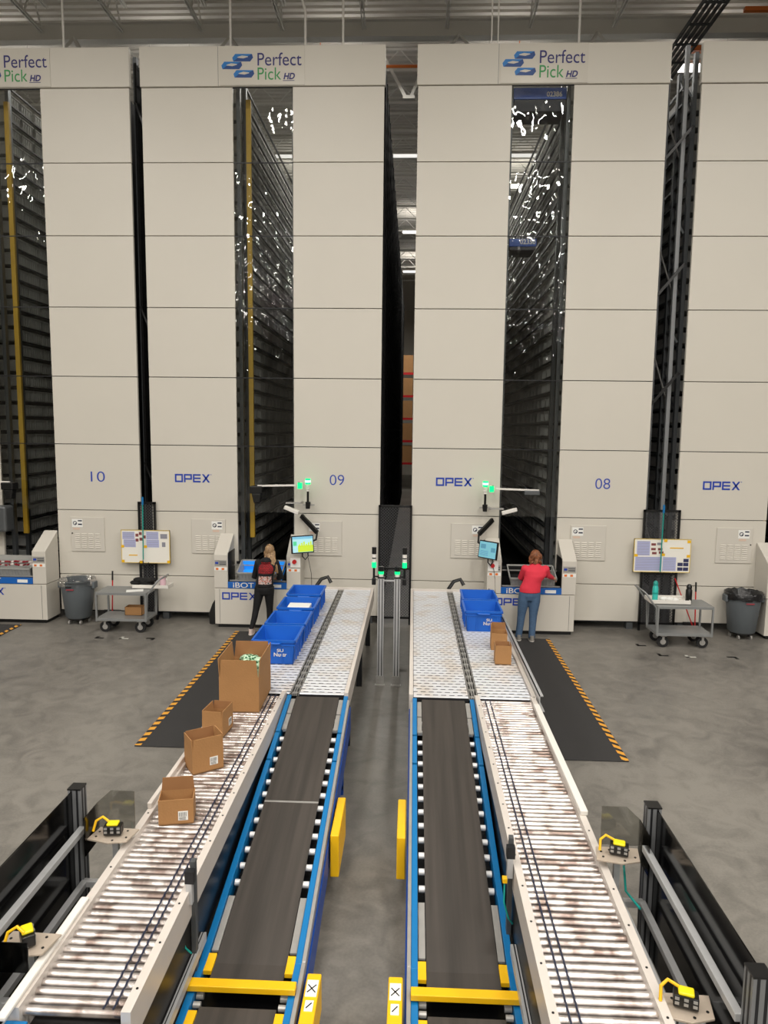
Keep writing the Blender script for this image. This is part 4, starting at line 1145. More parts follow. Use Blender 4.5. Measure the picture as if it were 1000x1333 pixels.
G().cyl((-4.7,13.05,.78),(-4.7,13.05,.97),.055,18).build('body', mat('mug_pink', srgb(232,196,206), .3), t, smooth=True); G().tube([(-4.65,13.05,.93),(-4.61,13.05,.92),(-4.61,13.05,.84),(-4.65,13.05,.82)],.008).build('handle', WHITE, t)
# brown box on the lower shelf
t = thing('small_box', 'small open brown box on the lower shelf of the left cart', 'box', (-5.2,12.95,.28))
g = G(); X,Y0 = -5.2,12.93
for a in ((X-.16,X+.16,Y0-.1,Y0-.095),(X-.16,X+.16,Y0+.095,Y0+.1),(X-.16,X-.155,Y0-.1,Y0+.1),(X+.155,X+.16,Y0-.1,Y0+.1)): g.box(*a,.275,.43)
g.box(X-.16,X+.16,Y0-.1,Y0+.1,.275,.28); g.build('body', CARD, t)
def bottle(x, y, r, h, mt, cap, lb):
    t = thing('drink_bottle', lb, 'bottle', (x, y, .78))
    g = G(); g.loft([(x,y,.78,r*.95,r*.95),(x,y,.79,r,r),(x,y,.78+h*.68,r,r),(x,y,.78+h*.76,r*.7,r*.7),(x,y,.78+h*.8,r*.7,r*.7)], 20); g.build('body', mt, t, smooth=True)
    g = G(); g.loft([(x,y,.78+h*.79,r*.85,r*.85),(x,y,.78+h*.93,r*.8,r*.8),(x,y,.78+h,r*.4,r*.4)], 16); g.build('cap', cap, t, smooth=True)
    G().cyl((x,y,.78+h*.35),(x,y,.78+h*.42),r*1.04,20).build('band', cap, t)
bottle(4.42, 12.78, .05, .36, mat('teal_glass', srgb(60,190,180), .2), TEAL, 'teal drink bottle standing on the tray of the right cart')
bottle(4.98, 12.68, .055, .33, BLACK, BLACK, 'black drink bottle standing at the right end of the tray')
g = G(); random.seed(9)
for i in range(5): g.ball((4.66+random.uniform(-.1,.12), 12.75+random.uniform(-.06,.06), .82), .06,.05,.03, n=9,k=5)
tag(g.build('white_towel', PAPER, loc=(4.66,12.75,.78), smooth=True), 'crumpled white towel between the bottles on the right cart', 'towel')
g = G().tube([(4.5,12.63,.79),(4.55,12.6,.82),(4.6,12.62,.79),(4.63,12.66,.8)], .015); tag(g.build('gloves', BLACK, loc=(4.55,12.62,.78), smooth=True), 'black glove lying by the teal bottle on the right cart', 'glove')

# ------------------------------------------------------------------ notice boards
BL_ = mat('print_lilac', srgb(178,182,220), .7); BG_ = mat('print_grey', srgb(140,140,150), .7); BR_ = mat('print_maroon', srgb(130,70,70), .7); BDK = mat('print_dark', srgb(50,52,90), .7); BPW = mat('board_white', srgb(236,233,224), .45)
def board(x0, x1, z0, z1, lb, kind):
    t = thing('notice_board', lb, 'notice board', ((x0+x1)/2, 13.5, z0)); y = 13.48
    b = G().box(x0,x1,y,y+.03,z0,z1).build('panel', BPW, t, bevel=.004)
    g = G(); e = .012
    for a in ((x0,x1,z0,z0+e),(x0,x1,z1-e,z1),(x0,x0+e,z0,z1),(x1-e,x1,z0,z1)): g.box(a[0],a[1],y-.005,y+.032,a[2],a[3])
    g.build('trim', mat('trim_tan', srgb(222,196,120), .5), t)
    W = x1-x0; H = z1-z0
    def sheet(u0,u1,v0,v1,mt,lines):
        p = G().box(x0+u0*W,x0+u1*W,y-.003,y-.0005,z0+v0*H,z0+v1*H)
        g = p
        for k in range(lines):
            zz = z0+(v0+(v1-v0)*(k+.7)/(lines+.4))*H
            g.box(x0+(u0+.01)*W, x0+(u1-.015)*W, y-.004, y-.003, zz, zz+.008, 1)
        g.build('notice', [mt, BG_], b)
    def corner(u, v): G().box(x0+u*W-.03,x0+u*W+.03,y-.006,y-.004,z0+v*H-.025,z0+v*H+.025).build('corner_sticker', YEL, b)
    if kind == 0:
        sheet(.03,.28,.72,.94,BL_,5); sheet(.05,.3,.48,.71,BL_,5); sheet(.52,.77,.72,.95,BL_,5); sheet(.52,.78,.48,.71,BL_,4)
        sheet(.31,.4,.6,.92,BPW,0)
        for (u,v) in ((.3,.8),(.37,.85),(.3,.65),(.38,.68),(.45,.75)): G().box(x0+u*W,x0+(u+.06)*W,y-.005,y-.003,z0+v*H,z0+(v+.09)*H).build('photo', BR_, b)
        for (u,v) in ((.81,.75),(.88,.75),(.84,.5)): G().box(x0+u*W,x0+(u+.07)*W,y-.005,y-.003,z0+v*H,z0+(v+.14)*H).build('photo', BG_, b)
        for c in ((.03,.05),(.97,.05),(.5,.5),(.03,.5),(.4,.03)): corner(*c)
        G().box(x0+.15*W,x0+.33*W,y-.004,y-.002,z0+.22*H,z0+.25*H).build('marker_line', YEL, b)
    else:
        sheet(.05,.28,.5,.93,BL_,9); sheet(.03,.5,.05,.46,BL_,8); sheet(.52,.75,.05,.46,BL_,8)
        for (u,v) in ((.3,.8),(.4,.82),(.3,.66),(.42,.66),(.32,.54),(.44,.56)): G().box(x0+u*W,x0+(u+.08)*W,y-.005,y-.003,z0+v*H,z0+(v+.07)*H).build('photo', BR_ if v != .82 else BG_, b)
        for (u,v) in ((.78,.06),(.88,.06),(.78,.2),(.88,.2),(.88,.32)): G().box(x0+u*W,x0+(u+.09)*W,y-.005,y-.003,z0+v*H,z0+(v+.1)*H).build('photo', BDK, b)
        for c in ((.55,.95),(.96,.93),(.52,.53),(.96,.5),(.04,.5)): corner(*c)
        G().box(x0+.63*W,x0+.87*W,y-.004,y-.002,z0+.72*H,z0+.75*H).build('marker_line', YEL, b)
board(-5.66,-4.70,1.15,1.8,'white notice board with lilac sheets hung above the left cart',0)
board(4.22,5.28,1.16,1.8,'white notice board crowded with sheets and photos above the right cart',1)
for X, zt, zl, lb in ((-5.21,2.45,1.15,'in front of the left notice board'), (4.71,2.45,1.1,'in front of the right notice board')):
    t = thing('pole', 'teal pole with a blue grip hanging '+lb, 'pole', (X,13.42,zl))
    G().cyl((X,13.42,zl+.08),(X+.01,13.44,zt-.15),.011,10).build('shaft', TEAL, t); G().cyl((X+.01,13.44,zt-.15),(X+.01,13.44,zt),.02,10).build('grip', BLUEF, t)
    g = G(); g.tube([(X-.09,13.44,zl+.02),(X-.06,13.4,zl-.02),(X,13.39,zl-.01),(X,13.4,zl+.09),(X+.02,13.39,zl-.01),(X+.08,13.4,zl-.02),(X+.1,13.44,zl+.02)], .008); g.build('hook', DARK, t)
def broom(X, Y0, lb, zt=1.0):
    t = thing('dustpan_set', lb, 'dustpan', (X, Y0, 0))
    G().cyl((X,Y0,.12),(X,Y0+.06,zt-.18),.012,10).build('handle', RED, t); G().cyl((X,Y0+.06,zt-.18),(X,Y0+.075,zt),.016,10).build('grip', BLACK, t)
    g = G(); g.box(X-.2,X+.14,Y0-.05,Y0+.1,.002,.02); g.box(X-.2,X+.14,Y0+.06,Y0+.1,.02,.2); g.box(X-.2,X-.17,Y0-.05,Y0+.1,.02,.14); g.box(X+.11,X+.14,Y0-.05,Y0+.1,.02,.14); g.build('pan', BLACK, t, bevel=.006)
broom(-5.85, 13.4, 'red handled dustpan standing on the floor behind the left cart', .98)
broom(5.42, 13.42, 'red handled dustpan standing on the floor behind the right cart', .98)
t = thing('brush', 'second slanting red handle leaning by the right dustpan', 'brush', (5.3,13.3,0))
G().cyl((5.36,13.3,.1),(5.02,13.5,1.05),.011,8).build('handle', RED, t); G().box(5.26,5.5,13.25,13.32,.0,.1).build('head', BLACK, t, bevel=.01)
# black bag standing left of station 09
g = G(); g.loft([(-3.82,13.42,0,.1,.12),(-3.82,13.42,.2,.11,.12),(-3.8,13.45,.38,.07,.08),(-3.79,13.46,.46,.03,.03)],16)
tag(g.build('black_bag', MATT, loc=(-3.82,13.42,0), smooth=True), 'black bag on the floor against the left side of the tower 09 station', 'bag')

# ------------------------------------------------------------------ light posts in the central walkway
def post(X, h, lb):
    t = thing('aluminium_post', lb, 'post', (X, 10.3, 0)); Y0 = 10.3
    g = G().box(X-.045,X+.045,Y0-.045,Y0+.045,.0,h)
    p = g.build('profile', ALU, t)
    g = G()
    for dx in (-.022,.022): g.box(X+dx-.006,X+dx+.006,Y0-.047,Y0-.0445,.02,h-.01)
    g.build('slots', DARK, p)
    g = G(); g.box(X-.075,X+.075,Y0-.1,Y0-.02,0,.012); g.box(X-.06,X+.06,Y0-.058,Y0-.047,.0,.14)
    for dx in (-.03,.03):
        for z in (.05,.1): g.cyl((X+dx,Y0-.066,z),(X+dx,Y0-.056,z),.012,8)
    g.build('foot_bracket', GALV, t)
    G().box(X-.05,X+.05,Y0-.05,Y0+.05,h,h+.015).build('end_cap', BLACK, t)
    return t
p1 = post(-.44, 1.62, 'aluminium post with a signal light, left of the pair in the central walkway')
p2 = post(-.2, 1.62, 'aluminium post with a signal light, right of the pair in the central walkway')
def small_beacon(X, z0, side, lb):
    t = thing('signal_light', lb, 'signal light', (X,10.28,z0)); Y0 = 10.28
    G().cyl((X,Y0,z0+.0),(X,Y0,z0+.16),.018,10).build('stem', BLACK, t); G().cyl((X,Y0,z0+.16),(X,Y0,z0+.24),.034,14).build('green_lens', GREENG, t, smooth=True)
    G().cyl((X,Y0,z0+.24),(X,Y0,z0+.29),.034,14).build('white_ring', WHITE, t); G().cyl((X,Y0,z0+.29),(X,Y0,z0+.31),.03,14).build('black_ring', BLACK, t)
    G().cyl((X,Y0,z0+.31),(X,Y0,z0+.36),.034,14).build('white_ring', WHITE, t); G().cyl((X,Y0,z0+.36),(X,Y0,z0+.46),.034,14).build('black_ring', BLACK, t)
    G().box(X-.03,X+.03,Y0-.03,Y0+.03,z0-.1,z0).build('socket', BLACK, t, bevel=.01)
    G().bar((X,Y0+.02,z0+.02),(X-side*.12,Y0+.02,z0+.02),.02,.02).build('arm', BLACK, t)
small_beacon(-.545, 1.62, -1, 'slim signal light glowing green beside the left walkway post')
small_beacon(-.095, 1.62, 1, 'slim signal light glowing green beside the right walkway post')
for X, lb in ((-.44,'left'),(-.2,'right')):
    t = thing('sensor', 'stubby black sensor with a green lamp on top of the %s walkway post' % lb, 'sensor', (X,10.3,1.635))
    G().cyl((X,10.3,1.64),(X,10.3,1.68),.035,14).build('white_base', WHITE, t); G().cyl((X,10.3,1.68),(X,10.3,1.72),.04,14).build('green_lens', GREENG, t); G().cyl((X,10.3,1.72),(X,10.3,1.79),.04,14).build('black_cap', BLACK, t)
tag(G().bar((-.44,10.3,1.58),(-.2,10.3,1.58),.02,.02).build('tie_bar', ALU, loc=(-.32,10.3,1.58)), 'thin bar joining the two walkway posts near their tops', 'bar')

# ------------------------------------------------------------------ scanner guards beside the lanes
def guard(s, X, y0, y1, lb, lean=0):
    """s=-1 left. X: plane of the black panel"""
    t = thing('side_guard', lb, 'guard panel', (X, (y0+y1)/2, 0))
    zt = 1.3
    for i, Y0 in enumerate((y1, y0)):
        pst = G().box(X-.045,X+.045,Y0-.045,Y0+.045,0,zt).build('post', mat('alu_grey', srgb(132,134,136), .38, .3) if not i else ALUG, t)
        g = G()
        for dx in (-.02,.02): g.box(X+dx-.007,X+dx+.007,Y0-.047,Y0-.0445,.02,zt)
        for dy in (-.02,.02):
            g.box(X-s*.0445-.002,X-s*.0445+.002,Y0+dy-.007,Y0+dy+.007,.02,zt)
        g.build('slots', DARK, pst)
        G().box(X-.047,X+.047,Y0-.047,Y0+.047,zt,zt+.01).build('cap', BLACK, pst)
    G().box(X+s*.02-.004,X+s*.02+.004,y0,y1,.25,zt-.01).build('panel', GLOSSB, t)
    for z in (.62, 1.02):
        G().box(X-.022-s*.05,X+.022-s*.05,y0+.045,y1-.045,z-.022,z+.022).build('rail', ALU, t, bevel=.004)
    for yy in (y1-.045, y0+.6):
        G().box(min(X-s*.03,X-s*.25),max(X-s*.03,X-s*.25),yy-.022,yy+.022,.6,.644).build('cross_rail', ALU, t, bevel=.004)
    G().box(X-s*.22-.03,X-s*.22+.03,y0-.2,y1+.1,.62,.68).build('rail', ALU, t, bevel=.004)
    return t
ALUG = mat('alu_grey_dark', srgb(128,130,132), .38, .3)
GLOSSB = mat('gloss_black_panel', srgb(8,8,9), .12)
guard(-1, -2.3, 2.9, 4.6, 'glossy black guard panel on grey posts at the lower left edge')
guard(1, 1.655, 3.12, 4.6, 'glossy black guard panel on grey posts at the lower right')

def scanner_unit(X, Y0, z, s, lb, turn=0):
    """bracket plate with a barcode reader; s=+1: lane lies to the right"""
    t = thing('barcode_reader', lb, 'barcode reader', (X, Y0, z))
    g = G().prism([(X-.16,Y0-.06),(X+.0,Y0-.1),(X+.12,Y0-.07),(X+.15,Y0+.08),(X-.13,Y0+.09)], 'z', z-.012, z)
    br = g.build('bracket_plate', TRUSSD, t, bevel=.002)
    g = G()
    for dx, dy in ((-.11,-.03),(-.11,.03),(.02,-.07),(.08,.05),(.1,-.03),(-.05,.05)): g.cyl((X+dx,Y0+dy,z),(X+dx,Y0+dy,z+.003),.008,8)
    g.build('bolts', BLACK, br)
    Mx = Matrix.Translation((X, Y0, z+.05)) @ Matrix.Rotation(turn, 4, 'Z') @ Matrix.Scale(.86, 4)
    g = G(); g.box(-.07,.07,-.04,.04,-.045,.03); g.xform(Mx).build('reader_body', BLACK, t, bevel=.006)
    g = G(); g.box(-.045,.045,-.035,.035,.03,.05); g.xform(Mx).build('yellow_top', mat('reader_yellow', srgb(232,214,20), .35), t, bevel=.008)
    g = G(); 
    for k in (-.05,.0,.05):
        for q in (-.025,.005): g.box(k-.012,k+.012,-.043,-.04,q,q+.018)
    g.xform(Mx).build('reader_windows', GALV, t)
    g = G(); p = Mx @ Vector((-.04,.02,.045)); g.tube([p, p+Vector((-.05,.02,.02)), p+Vector((-.09,.0,.0)), p+Vector((-.1,-.03,-.06))], .009); g.build('yellow_cable', YEL, t, smooth=True)
    G().box(X-.02,X+.02,Y0+.02,Y0+.05,.5,z-.01).build('bracket_leg', ALU, t)
    g = G(); q = Vector((X+.05,Y0+.07,z-.02)); g.tube([q, q+Vector((.02,.03,-.12)), q+Vector((0,-.1,-.22)), q+Vector((.03,-.3,-.2))], .008); g.build('teal_cable', TEAL, t, smooth=True)
    return t
def acrylic(X0, X1, Y0, z0, z1, lb, s):
    t = thing('acrylic_shield', lb, 'shield', ((X0+X1)/2, Y0, z0)); h = z1-z0
    pts = [(X0,z0),(X1,z0),(X1,z1),(X0+.35*(X1-X0) if s > 0 else X0,z1),(X0,z1-.3*h)] if s > 0 else [(X0,z0),(X1,z0),(X1,z1-.3*h),(X0+.65*(X1-X0),z1),(X0,z1)]
    G().prism(pts, 'y', Y0, Y0+.006).build('rear_sheet', SMOKE, t)
    Xs = X0 if s > 0 else X1
    G().box(Xs-.003, Xs+.003, Y0-.22, Y0, z0-.08, z1-.3*h).build('side_sheet', SMOKE, t)
scanner_unit(-2.03, 4.55, .99, 1, 'yellow topped barcode reader behind smoked acrylic, upper of two at the lower left', .1)
acrylic(-2.19, -1.93, 4.68, .96, 1.24, 'smoked acrylic shield around the upper left barcode reader', 1)
scanner_unit(-2.06, 3.5, .99, 1, 'black and yellow barcode reader tilted at the bottom left corner', 2.2)
acrylic(-2.2, -1.98, 3.36, .93, 1.1, 'small clear acrylic shield at the bottom left corner reader', 1)
scanner_unit(1.42, 4.52, .99, -1, 'yellow topped barcode reader behind smoked acrylic at the lower right', -.3)
acrylic(1.34, 1.6, 4.68, .96, 1.24, 'smoked acrylic shield around the right barcode reader', -1)
scanner_unit(1.43, 3.36, .9, -1, 'black and yellow barcode reader near the bottom right guard post', -.3)
# photo eye posts between the lanes
for X, Y0, lb in ((-1.338, 4.12, 'photo eye on a dark post between the left roller lane and left belt'), (.70, 4.5, 'photo eye on a dark post between the right roller lane and right belt')):
    t = thing('photo_eye', lb, 'sensor', (X, Y0, 0))
    G().box(X-.015,X+.015,Y0-.015,Y0+.03,0,1.1).build('post', STEEL, t)
    G().box(X-.035,X+.02,Y0-.06,Y0-.015,.98,1.06).build('bracket', DARK, t); G().box(X-.03,X+.01,Y0-.06,Y0-.02,.84,.98).build('housing', ALU, t, bevel=.004)
    G().box(X-.06,X-.03,Y0-.08,Y0-.04,.82,.85).build('yellow_plug', YEL, t); G().tube([(X-.045,Y0-.06,.82),(X-.05,Y0-.1,.7),(X-.02,Y0-.12,.6),(X+.01,Y0-.1,.55)],.006).build('teal_cable', TEAL, t)
for s, X in ((-1,-1.345),(1,.715)):
    g = G(); g.box(X-.03,X+.03,2.6,4.3,.42,.48); g.box(X-.012,X-.004,2.6,4.3,.4805,.482,1); g.box(X+.006,X+.012,2.6,4.3,.4805,.482,1)
    tag(g.build('cable_duct', [ALU, DARK], loc=(X,3.4,.42)), 'aluminium cable rail running low between the %s roller and belt conveyors' % ('left' if s < 0 else 'right'), 'rail')

# ------------------------------------------------------------------ people
def remesh(g, name, mats, parent, vox=.008, sm=4, loc=None):
    o = g.build(name, mats, parent, loc=loc)
    m = o.modifiers.new('r', 'REMESH'); m.mode = 'VOXEL'; m.voxel_size = vox
    m2 = o.modifiers.new('s', 'SMOOTH'); m2.iterations = sm; m2.factor = .5
    dg = bpy.context.evaluated_depsgraph_get(); dg.update()
    me = bpy.data.meshes.new_from_object(o.evaluated_get(dg))
    o.modifiers.clear(); o.data = me; me.shade_smooth()
    return o
def hand(g, w, d, s, palm=.085):
    """w wrist, d direction, fingers half curled"""
    w = Vector(w); d = Vector(d).normalized(); up = Vector((0,0,1)); x = d.cross(up).normalized(); n_ = x.cross(d).normalized()
    g.tube([w, w+d*.03, w+d*palm], [.026,.033,.034], 10)
    g.tube([w+x*.012+d*.02, w+x*.012+d*palm], [.02,.022], 8); g.tube([w-x*.014+d*.02, w-x*.014+d*palm], [.02,.022], 8)
    for i, (o_, ln) in enumerate(((-.03,.066),(-.01,.078),(.01,.072),(.03,.056))):
        a = w+d*(palm-.01)+x*o_; b = a+d*ln*.45-n_*.008; c = b+d*ln*.32-n_*.02; e = c+d*ln*.15-n_*.022
        g.tube([a,b,c,e], [.0105,.0095,.009,.0075], 8)
    a = w+d*.03-x*s*.028; g.tube([a, a-x*s*.025+d*.03-n_*.01, a-x*s*.03+d*.06-n_*.02], [.013,.011,.009], 8)
SKIN = mat('skin', srgb(206,150,122), .55)

def person(lb, x, y, H, feet, hipx, shx, headx, hands, col, hair_fn, scale_w=1.0):
    t = thing('person', lb, 'person', (x, y, 0))
    k = H/1.7
    zh, zc, zs, zn = .9*k, 1.15*k, 1.38*k, 1.47*k
    Wd = scale_w
    hip = Vector((hipx, y, zh)); sh = Vector((shx, y+.04, zs)); hd = Vector((headx, y+.1, 1.575*k))
    sL, sR = sh+Vector((-.165*Wd,0,-.02)), sh+Vector((.165*Wd,0,-.02))
    # elbows and hands
    (eL, hL), (eR, hR) = hands
    eL, hL, eR, hR = map(Vector, (eL, hL, eR, hR))
    fL, fR = Vector(feet[0]), Vector(feet[1])
    hpL, hpR = hip+Vector((-.085*Wd,0,-.02)), hip+Vector((.085*Wd,0,-.02))
    knL = (hpL+fL)/2+Vector((0,.03,.03)); knR = (hpR+fR)/2+Vector((0,.03,.03))
    b = G()   # body
    b.loft([(hip.x,y,zh-.06,.13*Wd,.09),(hip.x,y,zh+.05,.14*Wd,.1),(hip.x*.6+shx*.4,y+.01,zh+.2,.115*Wd,.085),(shx,y+.02,zc+.1,.14*Wd,.1),(shx,y+.03,zs-.03,.15*Wd,.09),(shx,y+.04,zs+.03,.08,.06),(shx*.5+headx*.5,y+.06,zn,.05,.052),(headx,y+.085,zn+.06,.05,.055)], 20)
    b.ball(hd, .073, .092, .112)
    b.ball(hd+Vector((0,.05,-.055)), .05, .05, .055); b.ball(hd+Vector((0,.1,-.01)), .014,.02,.02); b.ball(hd+Vector((.075,0,-.01)), .014,.02,.03); b.ball(hd+Vector((-.075,0,-.01)), .014,.02,.03)
    b.tube([hd+Vector((-.02,.095,-.05)), hd+Vector((.02,.095,-.05))], .01)
    for s_, e_, h_, q in ((sL,eL,hL,-1),(sR,eR,hR,1)):
        b.tube([s_, (s_+e_)/2, e_, (e_*.6+h_*.4), h_], [.048,.042,.037,.035,.025], 12)
        hand(b, h_, (h_-e_)+Vector((0,.05,-.02)), q)
    for p_, k_, f_ in ((hpL,knL,fL),(hpR,knR,fR)):
        b.tube([p_, (p_+k_)/2, k_, (k_*.6+f_*.4), f_+Vector((0,0,.06))], [.078,.068,.052,.048,.035], 14)
        b.tube([f_+Vector((0,-.03,.04)), f_+Vector((0,.14,.03))], [.035,.028], 8)
    remesh(b, 'body', SKIN, t, .0065, 3)
    c = G()   # trousers
    c.loft([(hip.x,y,zh-.13,.14*Wd,.11),(hip.x,y,zh-.04,.165*Wd,.13),(hip.x,y,zh+.06,.155*Wd,.118),(hip.x,y,zh+.12,.145*Wd,.108)], 20)
    for p_, k_, f_ in ((hpL,knL,fL),(hpR,knR,fR)):
        lw = col['leg']
        c.tube([p_+Vector((0,0,.03)), p_*.7+k_*.3, k_, k_*.65+f_*.35, f_+Vector((0,0,.1)), f_+Vector((0,-.005,.065))], [.1,.093*Wd,lw[0],lw[1],lw[2],lw[2]], 16)
    remesh(c, 'trousers', col['trousers'], t, .011, 4)
    j = G()   # top
    j.loft([(hip.x,y,zh+.02,.17*Wd,.135),(hip.x,y,zh+.1,.168*Wd,.13),(hip.x*.6+shx*.4,y+.0,zh+.22,.15*Wd,.118),(shx,y+.01,zc+.08,.175*Wd,.128),(shx,y+.03,zs-.05,.185*Wd,.12),(shx,y+.04,zs+.015,.13*Wd,.09),(shx,y+.05,zn-.01,.065,.062)], 24)
    for s_, e_, h_ in ((sL,eL,hL),(sR,eR,hR)):
        j.ball(s_+Vector((0,0,-.005)), .074)
        j.tube([s_-Vector((0,0,.01)), (s_+e_)/2, e_, (e_*.5+h_*.5), h_*.93+e_*.07], [.072,.062,.054,.048,.037], 14)
    if col.get('hood'):
        j.ball((shx, y-.04, zs+.03), .1, .07, .07)
    remesh(j, col['topname'], col['top'], t, .011, 3)
    for f_ in (fL, fR):
        s_ = G(); s_.loft([(f_.x,f_.y+.05,.022,.048,.13),(f_.x,f_.y+.05,.06,.046,.125),(f_.x,f_.y+.01,.09,.042,.085),(f_.x,f_.y-.02,.12,.04,.05)], 18, pw=2.4)
        sh_ = s_.build('shoe', col['shoe'], t, smooth=True)
        G().loft([(f_.x,f_.y+.05,.0,.05,.135),(f_.x,f_.y+.05,.024,.051,.137)], 18, pw=2.4).build('sole', WHITE, sh_, smooth=True)
    hair_fn(t, hd)
    return t

def hair_mat(name, c1, c2):
    m = bpy.data.materials.new(name); m.use_nodes = True; nt = m.node_tree; Lk = nt.links.new
    tc = nt.nodes.new('ShaderNodeTexCoord'); mp = nt.nodes.new('ShaderNodeMapping'); mp.inputs['Scale'].default_value = (60, 60, 5)
    n_ = nt.nodes.new('ShaderNodeTexNoise'); n_.inputs['Scale'].default_value = 1.0; n_.inputs['Detail'].default_value = 3
    Lk(tc.outputs['Object'], mp.inputs[0]); Lk(mp.outputs[0], n_.inputs['Vector'])
    r = nt.nodes.new('ShaderNodeValToRGB'); r.color_ramp.elements[0].position = .35; r.color_ramp.elements[0].color = c1; r.color_ramp.elements[1].position = .65; r.color_ramp.elements[1].color = c2
    Lk(n_.outputs['Fac'], r.inputs[0]); Lk(r.outputs[0], nt.nodes['Principled BSDF'].inputs['Base Color']); nt.nodes['Principled BSDF'].inputs['Roughness'].default_value = .5
    bp = nt.nodes.new('ShaderNodeBump'); bp.inputs['Distance'].default_value = .01; Lk(n_.outputs['Fac'], bp.inputs['Height']); Lk(bp.outputs[0], nt.nodes['Principled BSDF'].inputs['Normal'])
    return m
def hair_long(t, hd):
    g = G(); g.ball(hd+Vector((0,-.012,.018)), .09, .1, .118)
    random.seed(2)
    for i in range(15):
        u = -1+2*i/14; x0 = u*.075
        drift = .05+.02*math.sin(i*1.7)
        zend = .37+.05*math.sin(i*2.3)-(.08 if u < 0 else 0)
        p = hd+Vector((x0,-.05+.03*abs(u),.0))
        g.tube([p, p+Vector((.01+drift*.3,-.06,-.12)), p+Vector((drift*.9+.02,-.075,-.22)), p+Vector((drift*1.4+.03*max(0,u),-.07,-zend))], [.035,.034,.027,.008], 8)
    remesh(g, 'hair', hair_mat('hair_blonde', srgb(104,74,52), srgb(190,156,112)), t, .008, 2)
def hair_short(t, hd):
    g = G(); g.ball(hd+Vector((0,-.015,.02)), .098, .105, .118); random.seed(4)
    for i in range(46):
        a = random.uniform(PI*.93, PI*2.07); zz = random.uniform(-.1,.06)
        p = hd+Vector((.085*math.cos(a), .09*math.sin(a)-.01, zz)); q = p+Vector((.035*math.cos(a),.03*math.sin(a),-.035))
        g.tube([p, (p+q)/2+Vector((.008,0,0)), q], [.022,.018,.005], 6)
    remesh(g, 'hair', hair_mat('hair_auburn', srgb(88,48,26), srgb(158,96,58)), t, .007, 1)

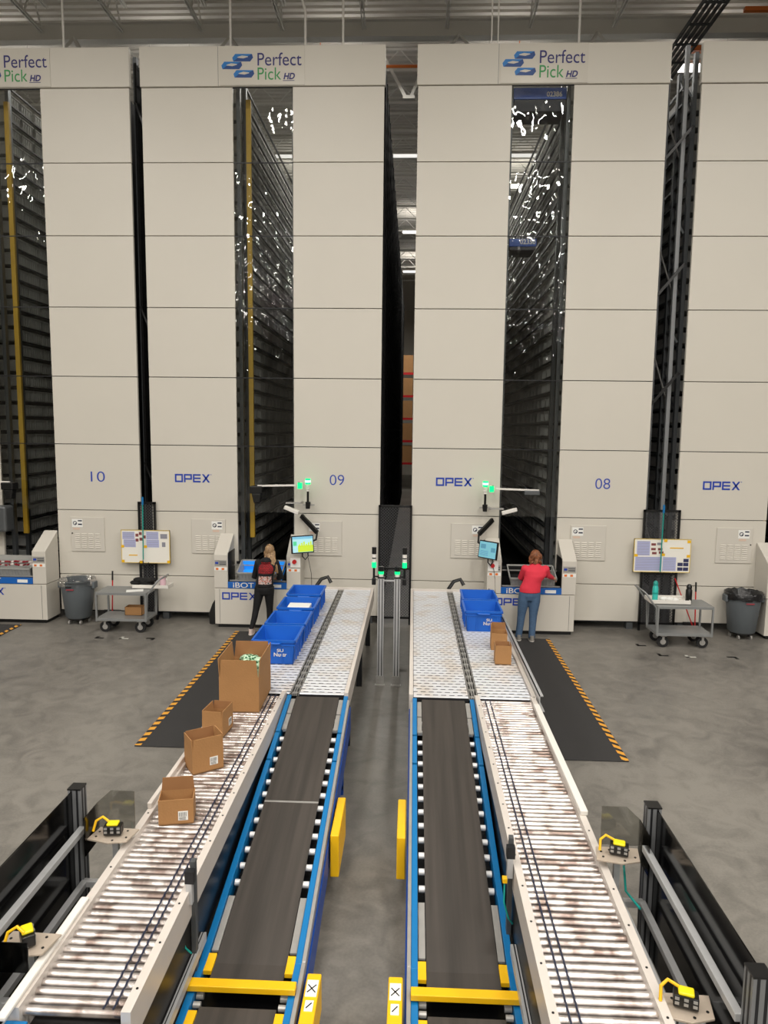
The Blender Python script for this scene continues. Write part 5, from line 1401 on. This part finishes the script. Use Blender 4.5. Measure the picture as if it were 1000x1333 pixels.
def hoodie_mat():
    m = bpy.data.materials.new('printed_hoodie'); m.use_nodes = True; nt = m.node_tree; Lk = nt.links.new; b = nt.nodes['Principled BSDF']
    g = nt.nodes.new('ShaderNodeNewGeometry'); se = nt.nodes.new('ShaderNodeSeparateXYZ'); Lk(g.outputs['Position'], se.inputs[0])
    def rng(sock, lo, hi):
        a = nt.nodes.new('ShaderNodeMath'); a.operation = 'GREATER_THAN'; a.inputs[1].default_value = lo; Lk(sock, a.inputs[0])
        c = nt.nodes.new('ShaderNodeMath'); c.operation = 'LESS_THAN'; c.inputs[1].default_value = hi; Lk(sock, c.inputs[0])
        d = nt.nodes.new('ShaderNodeMath'); d.operation = 'MULTIPLY'; Lk(a.outputs[0], d.inputs[0]); Lk(c.outputs[0], d.inputs[1]); return d.outputs[0]
    def mul(p, q):
        d = nt.nodes.new('ShaderNodeMath'); d.operation = 'MULTIPLY'; Lk(p, d.inputs[0]); Lk(q, d.inputs[1]); return d.outputs[0]
    back = rng(se.outputs[1], -1, 12.72)
    v1 = nt.nodes.new('ShaderNodeTexBrick'); mp = nt.nodes.new('ShaderNodeMapping'); mp.inputs['Rotation'].default_value = (PI/2,0,0); Lk(g.outputs['Position'], mp.inputs[0]); Lk(mp.outputs[0], v1.inputs['Vector'])
    v1.inputs['Scale'].default_value = 11; v1.inputs['Mortar Size'].default_value = .03; v1.inputs['Color1'].default_value = srgb(176,34,40); v1.inputs['Color2'].default_value = srgb(120,24,30); v1.inputs['Mortar'].default_value = srgb(16,15,17)
    vo = nt.nodes.new('ShaderNodeTexNoise'); vo.inputs['Scale'].default_value = 26; Lk(g.outputs['Position'], vo.inputs['Vector'])
    rp = nt.nodes.new('ShaderNodeValToRGB'); E_ = rp.color_ramp; E_.elements[0].position = .38; E_.elements[0].color = srgb(20,18,20); E_.elements[1].position = .48; E_.elements[1].color = srgb(206,196,190)
    e3 = E_.elements.new(.56); e3.color = srgb(190,110,100); e4 = E_.elements.new(.64); e4.color = srgb(70,90,60); Lk(vo.outputs['Color'], rp.inputs[0])
    m1 = mul(back, mul(rng(se.outputs[2], 1.15, 1.36), rng(se.outputs[0], -2.86, -2.47)))
    m2 = mul(back, mul(rng(se.outputs[2], .955, 1.1), rng(se.outputs[0], -2.79, -2.53)))
    x1 = nt.nodes.new('ShaderNodeMix'); x1.data_type = 'RGBA'; x1.inputs[6].default_value = srgb(20,20,23); Lk(m1, x1.inputs[0]); Lk(v1.outputs[0], x1.inputs[7])
    x2 = nt.nodes.new('ShaderNodeMix'); x2.data_type = 'RGBA'; Lk(m2, x2.inputs[0]); Lk(x1.outputs[2], x2.inputs[6]); Lk(rp.outputs[0], x2.inputs[7]); Lk(x2.outputs[2], b.inputs['Base Color'])
    b.inputs['Roughness'].default_value = .85
    return m
person('person with long blonde hair in a black printed hoodie, leaning to the left station', -2.68, 12.78, 1.66,
       [(-2.93,12.66,0), (-2.62,12.84,0)], -2.70, -2.66, -2.62,
       [((-2.92,12.93,1.04), (-2.8,13.12,.98)), ((-2.42,12.93,1.04), (-2.52,13.12,.98))],
       dict(trousers=mat('black_leggings', srgb(14,14,16), .8), top=hoodie_mat(), topname='hoodie', leg=(.062,.056,.042), shoe=mat('shoe_white', srgb(226,206,198), .6), hood=True), hair_long, .97)
person('person with short auburn hair in a red top and jeans, reaching into the right station', 2.2, 12.78, 1.64,
       [(1.98,12.70,0), (2.21,12.66,0)], 2.17, 2.26, 2.26,
       [((2.02,12.93,1.12), (2.12,13.12,1.04)), ((2.5,12.88,1.18), (2.63,13.05,1.1))],
       dict(trousers=mat('denim', srgb(66,92,122), .8, 0, .25, 30), top=mat('red_top', srgb(222,52,72), .8, 0, .08, 8, .3, 12), topname='top', leg=(.074,.066,.06), shoe=mat('shoe_grey', srgb(140,136,130), .7)), hair_short, 1.12)
